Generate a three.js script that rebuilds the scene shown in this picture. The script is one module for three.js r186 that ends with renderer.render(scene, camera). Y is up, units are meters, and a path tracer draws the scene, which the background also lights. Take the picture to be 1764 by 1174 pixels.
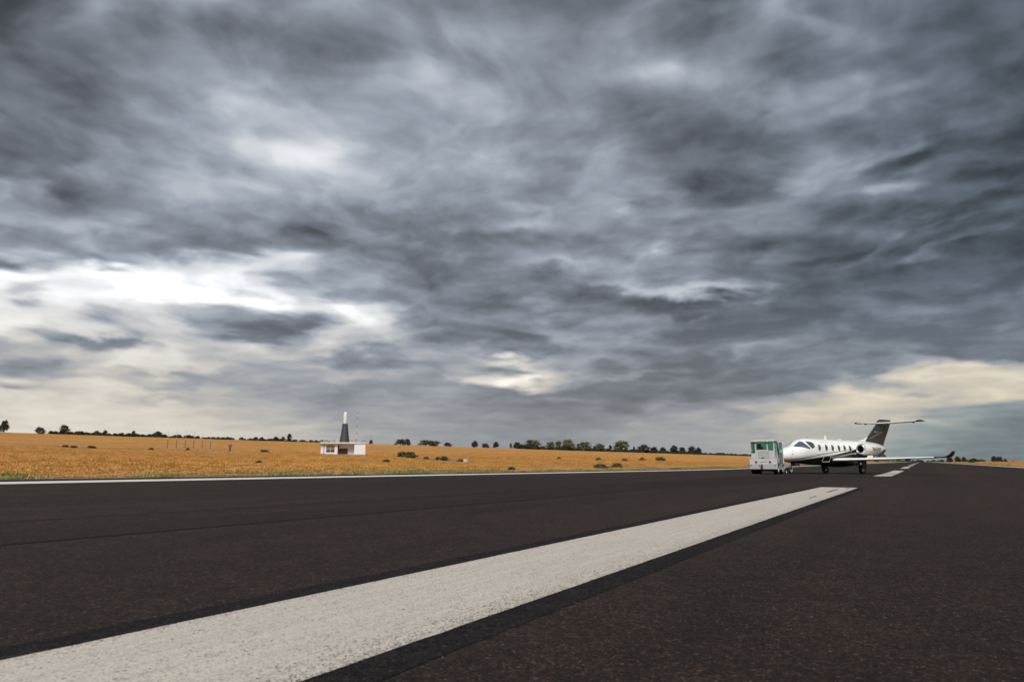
import * as THREE from 'three';
import { mergeGeometries, mergeVertices } from 'three/addons/utils/BufferGeometryUtils.js';
import { RoundedBoxGeometry } from 'three/addons/geometries/RoundedBoxGeometry.js';

const scene = new THREE.Scene();
const V = (x, y, z) => new THREE.Vector3(x, y, z);
const sstep = (x, a, b) => { const t = Math.min(1, Math.max(0, (x - a) / (b - a))); return t * t * (3 - 2 * t); };
const lerp = THREE.MathUtils.lerp, clamp = THREE.MathUtils.clamp;

// ---------------------------------------------------------------- camera
// The runway runs towards -z with its centreline on x = 0; the photographer crouches two metres right of it.
const YAW = 29.886;                                   // degrees the camera looks left of the runway
const camera = new THREE.PerspectiveCamera(51.855, 1764 / 1174, 0.1, 20000);
camera.position.set(1.97, 0.577, 0);
camera.rotation.order = 'YXZ';
camera.rotation.set(0.17644, THREE.MathUtils.degToRad(YAW), 0);
camera.focus = 9; camera.userData.fStop = 4;
scene.add(camera);

// ---------------------------------------------------------------- exposure and sun
const EXPOSURE = 2.4;
const renderer = new THREE.WebGLRenderer({ antialias: true });
renderer.toneMapping = THREE.LinearToneMapping;
renderer.toneMappingExposure = EXPOSURE;
renderer.shadowMap.enabled = true;
const sun = new THREE.DirectionalLight(new THREE.Color(1, 0.965, 0.91), 1.5);
sun.name = 'sun';
sun.position.set(75, 250, 160);                      // high behind the camera, veiled by the cloud deck
sun.target.position.set(-10, 0, -40);
sun.castShadow = true; sun.shadow.radius = 55; sun.shadow.mapSize.set(2048, 2048);
Object.assign(sun.shadow.camera, { left: -180, right: 180, top: 180, bottom: -180, near: 1, far: 800 });
scene.add(sun, sun.target);

// ---------------------------------------------------------------- noise
function rng(seed) { let s = seed >>> 0; return () => { s = (s + 0x6d2b79f5) | 0; let t = Math.imul(s ^ (s >>> 15), 1 | s); t = (t + Math.imul(t ^ (t >>> 7), 61 | t)) ^ t; return ((t ^ (t >>> 14)) >>> 0) / 4294967296; }; }
const PERM = new Uint8Array(512), GX = new Float32Array(256), GY = new Float32Array(256);
{ const r = rng(77), p = [...Array(256).keys()]; for (let i = 255; i > 0; i--) { const j = Math.floor(r() * (i + 1)); [p[i], p[j]] = [p[j], p[i]]; }
  for (let i = 0; i < 512; i++) PERM[i] = p[i & 255];
  for (let i = 0; i < 256; i++) { const a = r() * Math.PI * 2; GX[i] = Math.cos(a); GY[i] = Math.sin(a); } }
function noise(x, y) {
  const xi = Math.floor(x), yi = Math.floor(y), fx = x - xi, fy = y - yi, X = xi & 255, Y = yi & 255;
  const u = fx * fx * fx * (fx * (fx * 6 - 15) + 10), v = fy * fy * fy * (fy * (fy * 6 - 15) + 10);
  const a = PERM[PERM[X] + Y], b = PERM[PERM[X + 1] + Y], c = PERM[PERM[X] + Y + 1], d = PERM[PERM[X + 1] + Y + 1];
  const n0 = GX[a] * fx + GY[a] * fy, n1 = GX[b] * (fx - 1) + GY[b] * fy, n2 = GX[c] * fx + GY[c] * (fy - 1), n3 = GX[d] * (fx - 1) + GY[d] * (fy - 1);
  return 1.5 * (n0 + u * (n1 - n0) + v * (n2 + u * (n3 - n2) - n0 - u * (n1 - n0)));
}
function fbm(x, y, o) { let s = 0, a = 0.5; for (let i = 0; i < o; i++) { s += a * noise(x, y); x = x * 2.03 + 17.3; y = y * 2.03 - 9.1; a *= 0.5; } return s; }
const s2l = (c) => (c <= 0.04045 ? c / 12.92 : Math.pow((c + 0.055) / 1.055, 2.4));

// ---------------------------------------------------------------- sky: a layered overcast
// Brightness of the cloud deck by elevation (rows) and bearing (columns, every 2 degrees from -38 to 38).
const DECK_UP = [0, 1.25, 2.5, 3.75, 5, 6.25, 7.5, 8.75, 10, 11.25, 12.5, 13.75, 15, 16.25, 17.5, 18.75, 20, 22.5, 25, 27.5, 30, 32.5, 35, 37.5, 40, 42.5, 45];
const DECK = [
[215,215,215,215,213,213,212,209,205,201,196,188,180,174,168,163,160,156,153,150,149,147,151,157,160,160,160,162,164,166,168,165,161,153,142,129,121,115,115],
[215,215,215,215,213,213,212,209,205,200,195,187,178,172,166,162,158,155,152,149,148,146,150,157,160,160,160,163,165,168,172,170,167,158,147,132,123,117,117],
[212,213,214,214,213,212,211,207,202,196,191,182,172,167,163,160,157,154,150,147,145,144,149,157,161,161,161,163,166,173,180,179,177,168,157,143,132,124,124],
[202,203,217,218,209,207,206,199,192,183,174,167,160,161,163,160,154,149,146,144,139,134,137,144,150,157,163,162,160,176,193,188,181,179,174,156,146,145,146],
[205,210,202,206,212,192,173,178,180,169,159,151,144,152,163,161,151,143,139,136,130,125,120,113,116,134,147,140,135,151,166,177,194,189,182,184,191,203,203],
[155,159,182,205,227,219,201,180,168,164,159,151,142,143,147,151,154,152,137,122,141,160,146,117,98,98,98,102,104,111,118,135,146,156,174,191,200,181,156],
[192,176,181,193,206,217,225,205,180,170,164,174,186,174,160,155,154,165,199,232,213,194,175,157,144,140,132,118,110,119,127,132,140,155,161,152,117,50,35],
[242,242,205,165,142,188,213,199,196,194,187,183,177,159,140,146,163,165,141,117,139,161,162,151,136,110,86,122,152,145,130,122,113,98,86,70,53,33,26],
[232,223,222,205,178,198,215,178,146,157,180,203,218,204,187,170,155,142,128,114,141,169,167,149,134,127,122,106,85,71,61,62,67,64,51,42,35,24,20],
[233,237,231,239,238,235,232,216,187,138,112,183,244,206,170,155,146,139,139,138,150,161,157,146,137,133,128,109,91,88,88,86,82,68,57,51,48,39,36],
[269,250,231,239,256,253,254,262,262,249,226,237,258,204,152,134,128,126,129,132,133,133,129,123,115,97,77,71,67,71,81,79,76,75,77,88,87,55,41],
[116,190,250,296,289,267,254,253,240,192,161,160,164,156,138,127,120,114,112,110,109,107,110,116,125,138,161,162,158,138,102,87,85,82,77,68,65,57,53],
[144,135,142,141,181,199,212,216,214,209,189,164,139,130,126,128,130,128,120,112,113,114,125,140,152,158,153,134,118,101,93,93,98,107,124,118,86,70,58],
[167,159,168,183,173,147,138,148,142,127,127,140,145,139,128,126,128,131,133,135,148,160,161,155,146,135,135,127,109,100,101,109,113,108,98,87,90,80,80],
[152,149,135,156,167,161,157,163,163,150,129,116,112,119,129,127,121,122,132,143,143,143,141,138,140,160,178,152,129,128,135,129,111,105,110,109,95,93,89],
[88,109,118,141,154,168,175,181,181,177,166,144,124,117,111,111,115,119,124,129,132,135,131,123,119,130,141,139,135,137,142,140,129,129,140,136,106,91,76],
[102,104,112,144,153,153,164,179,190,192,180,159,141,134,127,131,138,147,160,174,165,157,145,131,120,129,136,135,132,136,147,153,144,145,169,168,120,95,70],
[122,124,128,127,145,163,156,146,156,172,174,170,165,162,159,159,161,161,159,158,150,141,141,149,159,150,137,124,110,122,150,156,128,104,92,93,121,119,87],
[115,108,105,112,135,165,174,176,190,213,209,180,159,161,162,173,182,179,164,149,141,133,138,156,170,152,133,127,127,125,122,117,117,124,105,92,108,103,93],
[87,105,121,119,131,132,157,197,193,189,182,170,160,157,152,165,178,175,155,134,142,151,155,150,142,128,120,123,126,127,139,156,162,148,116,98,106,97,105],
[109,111,127,155,120,124,142,134,150,164,155,144,149,168,186,176,162,149,137,126,137,148,156,160,166,171,169,157,147,144,129,118,132,147,141,121,102,98,109],
[110,118,126,139,165,176,172,168,135,120,121,117,122,139,154,155,160,160,155,149,140,131,130,141,152,136,122,120,126,132,146,160,142,118,115,124,118,108,109],
[111,119,128,143,169,193,215,222,179,137,143,151,148,144,145,139,131,123,116,109,110,111,114,116,116,116,117,109,83,59,88,118,119,111,114,122,119,110,109],
[113,121,129,147,173,196,218,217,174,135,144,152,149,141,134,131,127,120,110,100,112,123,127,120,112,114,117,111,85,59,85,115,120,112,112,121,121,111,108],
[114,122,131,152,177,200,221,211,169,136,144,153,149,141,134,130,127,120,110,100,111,123,127,120,113,114,117,113,88,62,82,111,121,113,111,119,123,113,108],
[116,124,132,156,181,203,224,205,164,137,145,153,148,140,134,130,127,119,110,100,111,122,127,120,113,114,117,115,90,65,78,107,122,115,110,118,125,115,108],
[118,126,136,161,186,207,228,199,158,138,146,154,147,140,133,130,127,119,110,100,111,122,128,121,114,113,116,118,93,68,74,102,123,116,108,116,125,117,108],
];
// single cloud banks and gaps: bearing, elevation, half-length, half-height, tilt (degrees), brighter or darker by
const BANKS = [[-20.9,10.7,5.7,1.2,-1.8,-38],[-27.6,12.8,7.8,1.0,1.2,30],[13.6,13.8,6.3,0.6,-6.9,42],[14.4,6.4,8.6,1.1,1.0,-20],[15.6,8.1,2.6,0.5,-2.4,-22],[6.1,7.7,3.8,0.5,-1.1,-26],[9.8,7.0,2.8,0.3,6.7,32],[27.1,4.7,7.7,1.3,2.9,18],[32.4,6.8,4.0,0.6,2.5,18],[-19.6,24.2,3.2,1.2,-4.3,36],[-15.4,23.2,3.8,1.1,0.4,18],[-23.8,31.6,6.7,1.2,-8.0,-30],[-16.3,31.4,3.2,1.2,-19.4,-24],[-7.4,32.7,1.5,2.0,27.0,-26],[13.4,27.2,6.1,2.4,-28.6,-24],[17.5,22.9,4.1,2.6,-16.5,-20],[15.7,33.3,2.4,1.9,-7.9,-20],[27.3,29.3,5.2,0.7,-9.0,-24],[26.6,31.4,2.1,0.5,-21.5,26],[29.0,26.2,4.8,0.5,4.4,22],[24.5,21.6,4.8,0.7,2.3,20],[33.3,16.2,3.7,0.4,18.0,24],[-26.8,18.2,11.1,1.1,-7.8,-18],[-35.1,21.7,3.8,1.0,-15.1,-20],[-36.8,18.6,2.0,0.5,-16.8,20],[-2.5,10.6,5.8,0.9,-11.9,-24],[-32.0,9.0,3.2,0.4,1.8,-42],[-34.5,6.3,3.0,0.7,4.1,-28],[-27.8,6.1,4.7,0.4,-1.6,-34],[-13.7,8.2,2.7,0.6,1.8,-30],[-11.6,12.1,3.3,1.2,-17.9,15],[27.3,6.7,1.0,0.3,-3.5,-40],[29.4,5.1,1.4,0.3,-2.9,-34],[4.8,15.6,5.3,0.9,-5.8,16],[0.9,21.4,2.0,0.5,-0.6,24],[9.6,21.6,1.5,0.3,-3.6,20],[11.6,30.3,3.4,0.5,2.4,24],[21.9,27.6,3.1,0.5,-10.0,16],[-35.5,11.8,1.3,0.3,8.0,-40],[-35.4,11.0,1.3,0.3,7.4,-45],[-18.1,14.9,3.6,0.6,0.2,24],[-0.1,6.9,5.2,0.6,-6.2,24],[14.7,23.2,0.9,2.6,13.2,-8],[-24.3,27.8,2.5,1.5,-18.8,14],[-9.3,29.7,2.0,1.0,3.6,16],[-4.2,29.3,2.1,0.8,1.4,14],[-35.3,14.1,3.1,0.5,5.6,-14],[-9.5,20.3,6.4,0.9,2.1,-12],[29.5,6.6,4.2,0.4,0.6,14]].map(([a, e, l, h, t, d]) => [a, e, l, h, Math.cos(t * Math.PI / 180), Math.sin(t * Math.PI / 180), d]);
function banks(az, el) {
  let g = 0; const b = az > 180 ? az - 360 : az; if (b < -60 || b > 60) return 0;
  for (const [a, e, l, h, c, s, d] of BANKS) { const x = b - a, y = el - e, u = (x * c + y * s) / l, v = (y * c - x * s) / h, q = u * u + v * v; if (q < 6) g += d * Math.exp(-q * q * 0.5 - q * 0.35); }
  return g;
}
function deck(az, el) {
  let t = (((az + 38) % 360) + 360) % 360;                                               // beyond that span the same kind of sky goes on, to and fro
  if (t > 76) { const q = (t - 76) / (284 / 3), f = q - Math.floor(q); t = 76 * (Math.floor(q) % 2 ? f : 1 - f); }
  t /= 2;
  let i = 0; const e = clamp(el, 0, 44.99); while (DECK_UP[i + 1] <= e) i++;
  const v = (e - DECK_UP[i]) / (DECK_UP[i + 1] - DECK_UP[i]), j = Math.min(37, Math.floor(t)), u = t - j, su = u * u * (3 - 2 * u), sv = v * v * (3 - 2 * v);
  const A = DECK[i], B = DECK[i + 1];
  const m = lerp(lerp(A[j], A[j + 1], su), lerp(B[j], B[j + 1], su), sv);
  return el > 36 ? lerp(m, 140, sstep(el, 36, 60)) : m;
}
{
  const W = 4096, H = 2048, data = new Float32Array(W * H * 4);
  for (let row = 0; row < H; row++) {
    const up = ((row + 0.5) / H - 0.5) * Math.PI, el = Math.max(0, up * 180 / Math.PI);
    if (up < -0.004) { for (let col = 0; col < W; col++) { const o = (row * W + col) * 4; data[o] = 0.13 / EXPOSURE; data[o + 1] = 0.11 / EXPOSURE; data[o + 2] = 0.09 / EXPOSURE; data[o + 3] = 1; } continue; }
    const k = 1 / Math.tan((el + 6.5) * Math.PI / 180);
    for (let col = 0; col < W; col++) {
      const th = ((col + 0.5) / W - 0.5) * 2 * Math.PI, dx = Math.cos(th), dz = Math.sin(th);
      const A = Math.atan2(dx, -dz) * 180 / Math.PI + YAW;                                // bearing from the middle of the view
      const px = dx * k, pz = -dz * k;
      const lean = fbm(px * 0.9 + 5, pz * 0.9 + 3, 3);
      const n1 = fbm(px * 2.1 + 11 + lean, pz * 2.1 - 7, 6), n2 = fbm(px * 2.1 - 31, pz * 2.1 + 23 + lean, 6);
      const flat = Math.min(1, 0.22 + el / 16);
      const wa = n1 * 5.0 * (0.35 + 0.65 * flat), we = n2 * 3.2 * flat;
      let g = deck(A + wa, el + we); if (el > 13) g = lerp(g, 138 + (g - 138) * 1.04, sstep(el, 13, 20));
      g += banks(A + wa * 0.8, el + we * 0.8) * (1 - 0.25 * sstep(el, 15, 24));
      const low = lerp(121, 72, sstep(el, 8.5, 17)); if (g < low + 14) g = low + 14 * Math.exp((g - low - 14) / 14);
      const soft = fbm(px * 3.3 + n1 * 0.6 + 3, pz * 3.3 + n2 * 0.6 + 8, 7), wisp = 1 - Math.abs(fbm(px * 2.2 + n2 * 1.6 - 40, pz * 5.0 + n1 * 1.6, 6)) * 2.2;
      let puff = 0, a = 0.5, qx = px * 2.9 + n2 * 0.5 + 60, qz = pz * 2.9 + n1 * 0.5 - 14;
      for (let i = 0; i < 5; i++) { puff += a * (0.25 - Math.abs(noise(qx, qz))); qx = qx * 2.1 + 5.2; qz = qz * 2.1 + 1.7; a *= 0.42; }
      const crisp = fbm(px * 8.5 + n2 * 1.5, pz * 8.5 + n1 * 1.5 + 31, 5); 
      g += (soft * 46 + puff * 54 + crisp * 24 * sstep(el, 10, 18) + (wisp - 0.6) * 6 * sstep(el, 26, 10)) * (0.25 + 0.75 * sstep(el, 2, 13)) * (1 - 0.45 * sstep(g, 190, 240));
      g = Math.min(265, g); if (g < low - 9) g = low - 9 - (low - 9 - g) * 0.15;
      const cool = (1 - 0.75 * sstep(g, 145, 235)) * (0.35 + 0.65 * sstep(el, 1, 13)), warm = (1 - sstep(el, 3, 15)) * sstep(g, 146, 205), teal = sstep(A, 8, 36) * (1 - sstep(g, 105, 160));
      const c = cool * (1 - warm), mist = sstep(el, 8, 2) * sstep(A, 14, 30) * (1 - warm);
      const R = g * (1 - 0.05 * c - 0.04 * teal - 0.02 * mist + lerp(0.03, 0.05, sstep(A, -5, 20)) * warm), G = g * (1 + 0.004 * c + 0.025 * mist), B = g * (1 + 0.085 * c - lerp(0.055, 0.09, sstep(A, -5, 20)) * warm + 0.03 * teal);
      const o = (row * W + col) * 4;
      data[o] = s2l(R / 255) / EXPOSURE; data[o + 1] = s2l(G / 255) / EXPOSURE; data[o + 2] = s2l(B / 255) / EXPOSURE; data[o + 3] = 1;
    }
  }
  const sky = new THREE.DataTexture(data, W, H, THREE.RGBAFormat, THREE.FloatType);
  sky.mapping = THREE.EquirectangularReflectionMapping; sky.magFilter = THREE.LinearFilter; sky.needsUpdate = true;
  scene.background = sky; scene.environment = sky;
}

// ---------------------------------------------------------------- helpers
const taken = new Map();
function nameFor(name) { const n = taken.get(name) ?? 0; taken.set(name, n + 1); return n ? name + '_' + String(n).padStart(3, '0') : name; }
function shade(o) { o.traverse((c) => { if (c.isMesh) { c.castShadow = true; c.receiveShadow = true; } }); return o; }
function mesh(name, geo, mat, parent) {
  const m = new THREE.Mesh(Array.isArray(geo) ? join(geo) : geo, mat); m.name = name; m.castShadow = m.receiveShadow = true; if (parent) parent.add(m); return m;
}
function thing(name, label, category, [x, y, z] = [0, 0, 0], turn = 0, group) {
  const o = new THREE.Group(); o.name = nameFor(name); o.position.set(x, y, z); o.rotation.y = turn; o.userData = { label, category }; if (group) o.userData.group = group; scene.add(o); return o;
}
function setting(name, o = new THREE.Group()) { o.name = name; o.userData = { kind: 'structure' }; scene.add(o); return o; }
function join(list) {
  const plain = list.map((g) => { const n = g.index ? g.toNonIndexed() : g; for (const k of Object.keys(n.attributes)) if (!['position', 'normal', 'uv'].includes(k)) n.deleteAttribute(k); return n; });
  return mergeGeometries(plain);
}
const box = (w, h, d, x = 0, y = 0, z = 0) => new THREE.BoxGeometry(w, h, d).translate(x, y, z);
const rbox = (w, h, d, r, x = 0, y = 0, z = 0) => new RoundedBoxGeometry(w, h, d, 3, r).translate(x, y, z);
function rod(a, b, r0, r1 = r0, n = 10) {
  const d = b.clone().sub(a), g = new THREE.CylinderGeometry(r1, r0, d.length(), n, 1);
  g.applyQuaternion(new THREE.Quaternion().setFromUnitVectors(V(0, 1, 0), d.clone().normalize())); return g.translate((a.x + b.x) / 2, (a.y + b.y) / 2, (a.z + b.z) / 2);
}
const lin = (r, g, b) => new THREE.Color().setRGB(r, g, b);
const mat = (r, g, b, rough = 0.7, extra = {}) => new THREE.MeshStandardMaterial({ color: lin(r, g, b), roughness: rough, ...extra });
function texture(w, h, fn, srgb = true) {
  const d = new Uint8Array(w * h * 4);
  for (let y = 0; y < h; y++) for (let x = 0; x < w; x++) { const c = fn(x, y), o = (y * w + x) * 4; d[o] = clamp(c[0], 0, 255); d[o + 1] = clamp(c[1], 0, 255); d[o + 2] = clamp(c[2], 0, 255); d[o + 3] = 255; }
  const t = new THREE.DataTexture(d, w, h); t.wrapS = t.wrapT = THREE.RepeatWrapping; t.magFilter = THREE.LinearFilter; t.minFilter = THREE.LinearMipmapLinearFilter; if (srgb) t.colorSpace = THREE.SRGBColorSpace; t.needsUpdate = true; return t;
}
// tiling noise: a few octaves of periodic value noise on a lattice of n cells
function tiled(seed, n) {
  const r = rng(seed), g = Float32Array.from({ length: n * n }, () => r());
  return (u, v) => { const x = u * n, y = v * n, xi = Math.floor(x), yi = Math.floor(y), fx = x - xi, fy = y - yi, sx = fx * fx * (3 - 2 * fx), sy = fy * fy * (3 - 2 * fy), a = ((xi % n) + n) % n, b = (a + 1) % n, c = (((yi % n) + n) % n) * n, d = ((((yi + 1) % n) + n) % n) * n;
    return lerp(lerp(g[c + a], g[c + b], sx), lerp(g[d + a], g[d + b], sx), sy); };
}

// ---------------------------------------------------------------- the lie of the land
const EDGE = 15.6;
const along = (d) => { const e = Math.min(d, 2350); return 0.00537 * 6.11 * ((e - 61.5) / 6.11 > 30 ? (e - 61.5) / 6.11 : Math.log1p(Math.exp((e - 61.5) / 6.11))); };
const across = (x) => { const c = clamp(x, -EDGE, EDGE); return -0.00645 * c + 0.00074 * c * c; };
function hill(x) {
  const e = Math.max(0, -x - EDGE), r = Math.max(0, x - EDGE);
  if (e > 300) return 13.185 - 0.045 * Math.min(e - 300, 160);
  return 0.0204 * e + 0.0000785 * e * e + (r > 0 ? 0.003 * Math.min(r, 150) : 0);
}
const land = (x, z) => across(x) + hill(x) + along(-z);
function swell(x, z) {                                          // gentle unevenness of the field
  const e = Math.max(0, Math.abs(x) - EDGE); return (fbm(x * 0.03, z * 0.03, 3) * 0.5 + fbm(x * 0.2 + 40, z * 0.2, 2) * 0.1) * sstep(e, 1, 25) * (1 - 0.6 * sstep(e, 220, 300));
}
const field = (x, z) => land(x, z) + swell(x, z);
function sheet(xs, zs, y, uvScale = 1, tint) {
  const nx = xs.length, nz = zs.length, P = new Float32Array(nx * nz * 3), U = new Float32Array(nx * nz * 2), C = tint && new Float32Array(nx * nz * 3), I = [];
  for (let j = 0; j < nz; j++) for (let i = 0; i < nx; i++) {
    const k = j * nx + i; P.set([xs[i], y(xs[i], zs[j]), zs[j]], k * 3); U.set([xs[i] * uvScale, zs[j] * uvScale], k * 2); if (C) C.set(tint(xs[i], zs[j]), k * 3);
    if (i && j) { const a = k - nx - 1, b = k - nx, c = k - 1; I.push(a, b, c, b, k, c); }
  }
  const g = new THREE.BufferGeometry(); g.setAttribute('position', new THREE.BufferAttribute(P, 3)); g.setAttribute('uv', new THREE.BufferAttribute(U, 2)); if (C) g.setAttribute('color', new THREE.BufferAttribute(C, 3));
  g.setIndex(I); if (zs[0] > zs[1]) { for (let i = 0; i < I.length; i += 3) { const t = I[i]; I[i] = I[i + 1]; I[i + 1] = t; } g.setIndex(I); } g.computeVertexNormals(); return g;
}
const span = (a, b, n) => Array.from({ length: n + 1 }, (_, i) => a + (b - a) * i / n);
const stretch = (a, b, n, p) => Array.from({ length: n + 1 }, (_, i) => a + (b - a) * Math.pow(i / n, p));

// ---------------------------------------------------------------- field: dry golden grass
{
  const n1 = tiled(3, 16), n2 = tiled(4, 64), n3 = tiled(5, 256), n4 = tiled(6, 512);
  const map = texture(1024, 1024, (x, y) => {
    const u = x / 1024, v = y / 1024, a = n1(u, v), b = n2(u, v), c = n3(u, v), d = n4(u, v), k = 0.80 + 0.10 * (a - 0.5) + 0.16 * (b - 0.5) + 0.2 * (c - 0.5) + 0.24 * (d - 0.5);
    return [255 * k * 1.02, 255 * k * (0.985 + 0.05 * (b - 0.5)), 255 * k * (0.93 + 0.08 * (c - 0.5))];
  });
  map.repeat.set(1 / 23, 1 / 23);
  const bump = texture(512, 512, (x, y) => { const c = 255 * (0.5 * n3(x / 512, y / 512) + 0.5 * n2(x / 512, y / 512)); return [c, c, c]; }, false); bump.repeat.set(1 / 9, 1 / 9);
  const tint = (x, z) => {
    const e = Math.max(0, Math.abs(x) - EDGE), m = fbm(x * 0.02 + 9, z * 0.008, 4), s = fbm(x * 0.16, z * 0.018 + 4, 4), q = fbm(x * 0.35 + 80, z * 0.35, 3);
    let r = 1.02 + 0.2 * m + 0.24 * s, g = 0.51 + 0.1 * m + 0.13 * s, b = 0.115 + 0.03 * m + 0.03 * s;
    const dirt = sstep(e, 3.2, 1.3) * 0.9 + sstep(q, 0.16, 0.36) * sstep(e, 40, 2) * 0.45; r = lerp(r, 0.60, dirt); g = lerp(g, 0.48, dirt); b = lerp(b, 0.33, dirt);
    const green = sstep(fbm(x * 0.09 - 33, z * 0.05 + 12, 4), 0.12, 0.4) * 0.45; r = lerp(r, 0.42, green); g = lerp(g, 0.40, green); b = lerp(b, 0.12, green);
    const lush = sstep(-z, 380, 800) * sstep(Math.abs(x), 140, 60) * 0.7; r = lerp(r, 0.36, lush); g = lerp(g, 0.38, lush); b = lerp(b, 0.14, lush);
    return [clamp(r, 0.1, 1.5), clamp(g, 0.1, 1), clamp(b, 0.04, 1)];
  };
  const xs = [...span(-4200, -700, 14), ...span(-640, -330, 10), ...span(-320, -60, 130), ...span(-58.5, -19, 60), -18.3, -17.6, -17, -16.5, -16, -15.7, -15.2, -8, 0, 8, 15.2, 15.7, ...span(17, 60, 30), ...span(64, 330, 40), ...span(360, 700, 8), ...span(900, 4200, 12)];
  const zs = [...span(80, -20, 34), ...span(-21, -300, 240), ...span(-304, -900, 100), ...span(-915, -2500, 60), ...span(-2600, -7000, 20)];
  const g = sheet(xs, zs, (x, z) => (Math.abs(x) < EDGE ? land(x, z) - 0.09 : Math.abs(x) < 16 ? land(x, z) - 0.03 : field(x, z)), 1, tint);
  const m = new THREE.MeshStandardMaterial({ map, bumpMap: bump, bumpScale: 0.12, roughness: 1, vertexColors: true, color: lin(0.66, 0.64, 0.60) });
  setting('ground', new THREE.Mesh(g, m)); scene.getObjectByName('ground').receiveShadow = true;
}

// ---------------------------------------------------------------- runway
const runway = setting('runway');
const RZ = [...span(60, 2, 20), ...span(1.5, -30, 64), ...stretch(-31, -2350, 150, 2.2)];
const asphaltMap = (() => {
  const f1 = tiled(11, 24), f2 = tiled(12, 128), f3 = tiled(13, 340), f4 = tiled(14, 700), f5 = tiled(15, 450);
  return {
    map: texture(2048, 2048, (x, y) => {
      const u = x / 2048, v = y / 2048, a = f1(u, v), b = f2(u, v), c = f3(u, v), d = f4(u, v), e = f5(v, u);
      let k = 36 + 7 * (a - 0.5) + 13 * (b - 0.5) + 18 * (c - 0.5) + 30 * (d - 0.5);
      const stone = sstep(c * 0.25 + d * 0.75, 0.7, 0.95), hue = e; k += stone * 50;
      return [k * (1.17 + 0.1 * (hue - 0.5) * (1 + 2 * stone)), k * 0.985, k * (0.90 - 0.14 * (hue - 0.5) * (1 + stone))];
    }),
    bump: texture(2048, 2048, (x, y) => { const u = x / 2048, v = y / 2048, k = 255 * (0.45 * f3(u, v) + 0.35 * f4(u, v) + 0.2 * f2(u, v)); return [k, k, k]; }, false),
  };
})();
for (const t of [asphaltMap.map, asphaltMap.bump]) t.repeat.set(1 / 3.7, 1 / 3.7);
const asphaltMat = new THREE.MeshPhysicalMaterial({ map: asphaltMap.map, bumpMap: asphaltMap.bump, bumpScale: 0.006, roughness: 0.93, specularIntensity: 0.38, vertexColors: true });
{
  const lanes = [-11, -7.35, -5.5, -3.66, 3.66, 7.3, 11];
  const tint = (x, z) => {                                     // paving lanes laid in slightly different batches, oil and rubber
    let lane = 0; while (lane < 7 && x > lanes[lane]) lane++;
    const batch = [0.06, -0.03, 0.05, -0.05, 0.0, 0.03, -0.04, 0.05][lane];
    const m = fbm(x * 0.11 + 3, z * 0.03, 4), s = fbm(x * 1.3 + 50, z * 0.05, 4), rub = Math.exp(-(((Math.abs(x + 0.2) - 2.6) / 1.2) ** 2)) * 0.1;
    const t = fbm(x * 3.1 + 7, z * 0.02 + 2, 3), k = 1 + batch * 1.4 + 0.5 * m + 0.34 * s + 0.2 * t - rub; return [k * (0.80 + 0.06 * m), k * 0.70, k * (0.635 - 0.05 * m)];
  };
  const xs = []; for (let x = -EDGE; x < EDGE + 0.01; x += 0.3) xs.push(Math.min(x, EDGE));
  mesh('asphalt', sheet(xs, RZ, land, 1, tint), asphaltMat, runway);
  const skirt = [];
  for (const s of [-1, 1]) for (let i = 1; i < RZ.length; i++) { const a = RZ[i - 1], b = RZ[i], x = s * EDGE; skirt.push(x, land(x, a), a, x, land(x, a) - 0.3, a, x, land(x, b), b, x, land(x, b), b, x, land(x, a) - 0.3, a, x, land(x, b) - 0.3, b); }
  const sg = new THREE.BufferGeometry(); sg.setAttribute('position', new THREE.Float32BufferAttribute(skirt, 3)); sg.computeVertexNormals();
  mesh('pavement_edge', sg, mat(0.03, 0.028, 0.026, 0.95), runway);
}
const cut = (z0, z1) => { const zs = RZ.filter((z) => z < z0 - 0.01 && z > z1 + 0.01); return [z0, ...zs, z1]; };
function strip(name, x0, x1, z0, z1, lift, m, nx = 2, ragged = 0, metric = false) {
  const r = rng(Math.round(1000 + x0 * 37 + z0 * 11)), zs = ragged ? [...new Set([...cut(z0, z1), ...(z0 > -40 ? span(z0, Math.max(z1, -40), Math.round(Math.min(60, z0 - z1) * 8)) : [])])].sort((a, b) => b - a) : cut(z0, z1);
  const g = sheet(span(x0, x1, nx), zs, (x, z) => land(x, z) + lift, 1), p = g.attributes.position, u = g.attributes.uv, n = nx + 1;
  for (let j = 0; j < zs.length; j++) { const jag = [fbm(zs[j] * 5 + x0, 3, 4), fbm(zs[j] * 5 + x1, 9, 4)]; for (let i = 0; i < n; i++) { const k = j * n + i; u.setXY(k, metric ? lerp(x0, x1, i / nx) : i / nx, metric ? zs[j] : zs[j] / 5.2); if (ragged && i === 0) p.setX(k, x0 + jag[0] * ragged); if (ragged && i === nx) p.setX(k, x1 + jag[1] * ragged); } }
  return mesh(name, g, m, runway);
}
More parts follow.
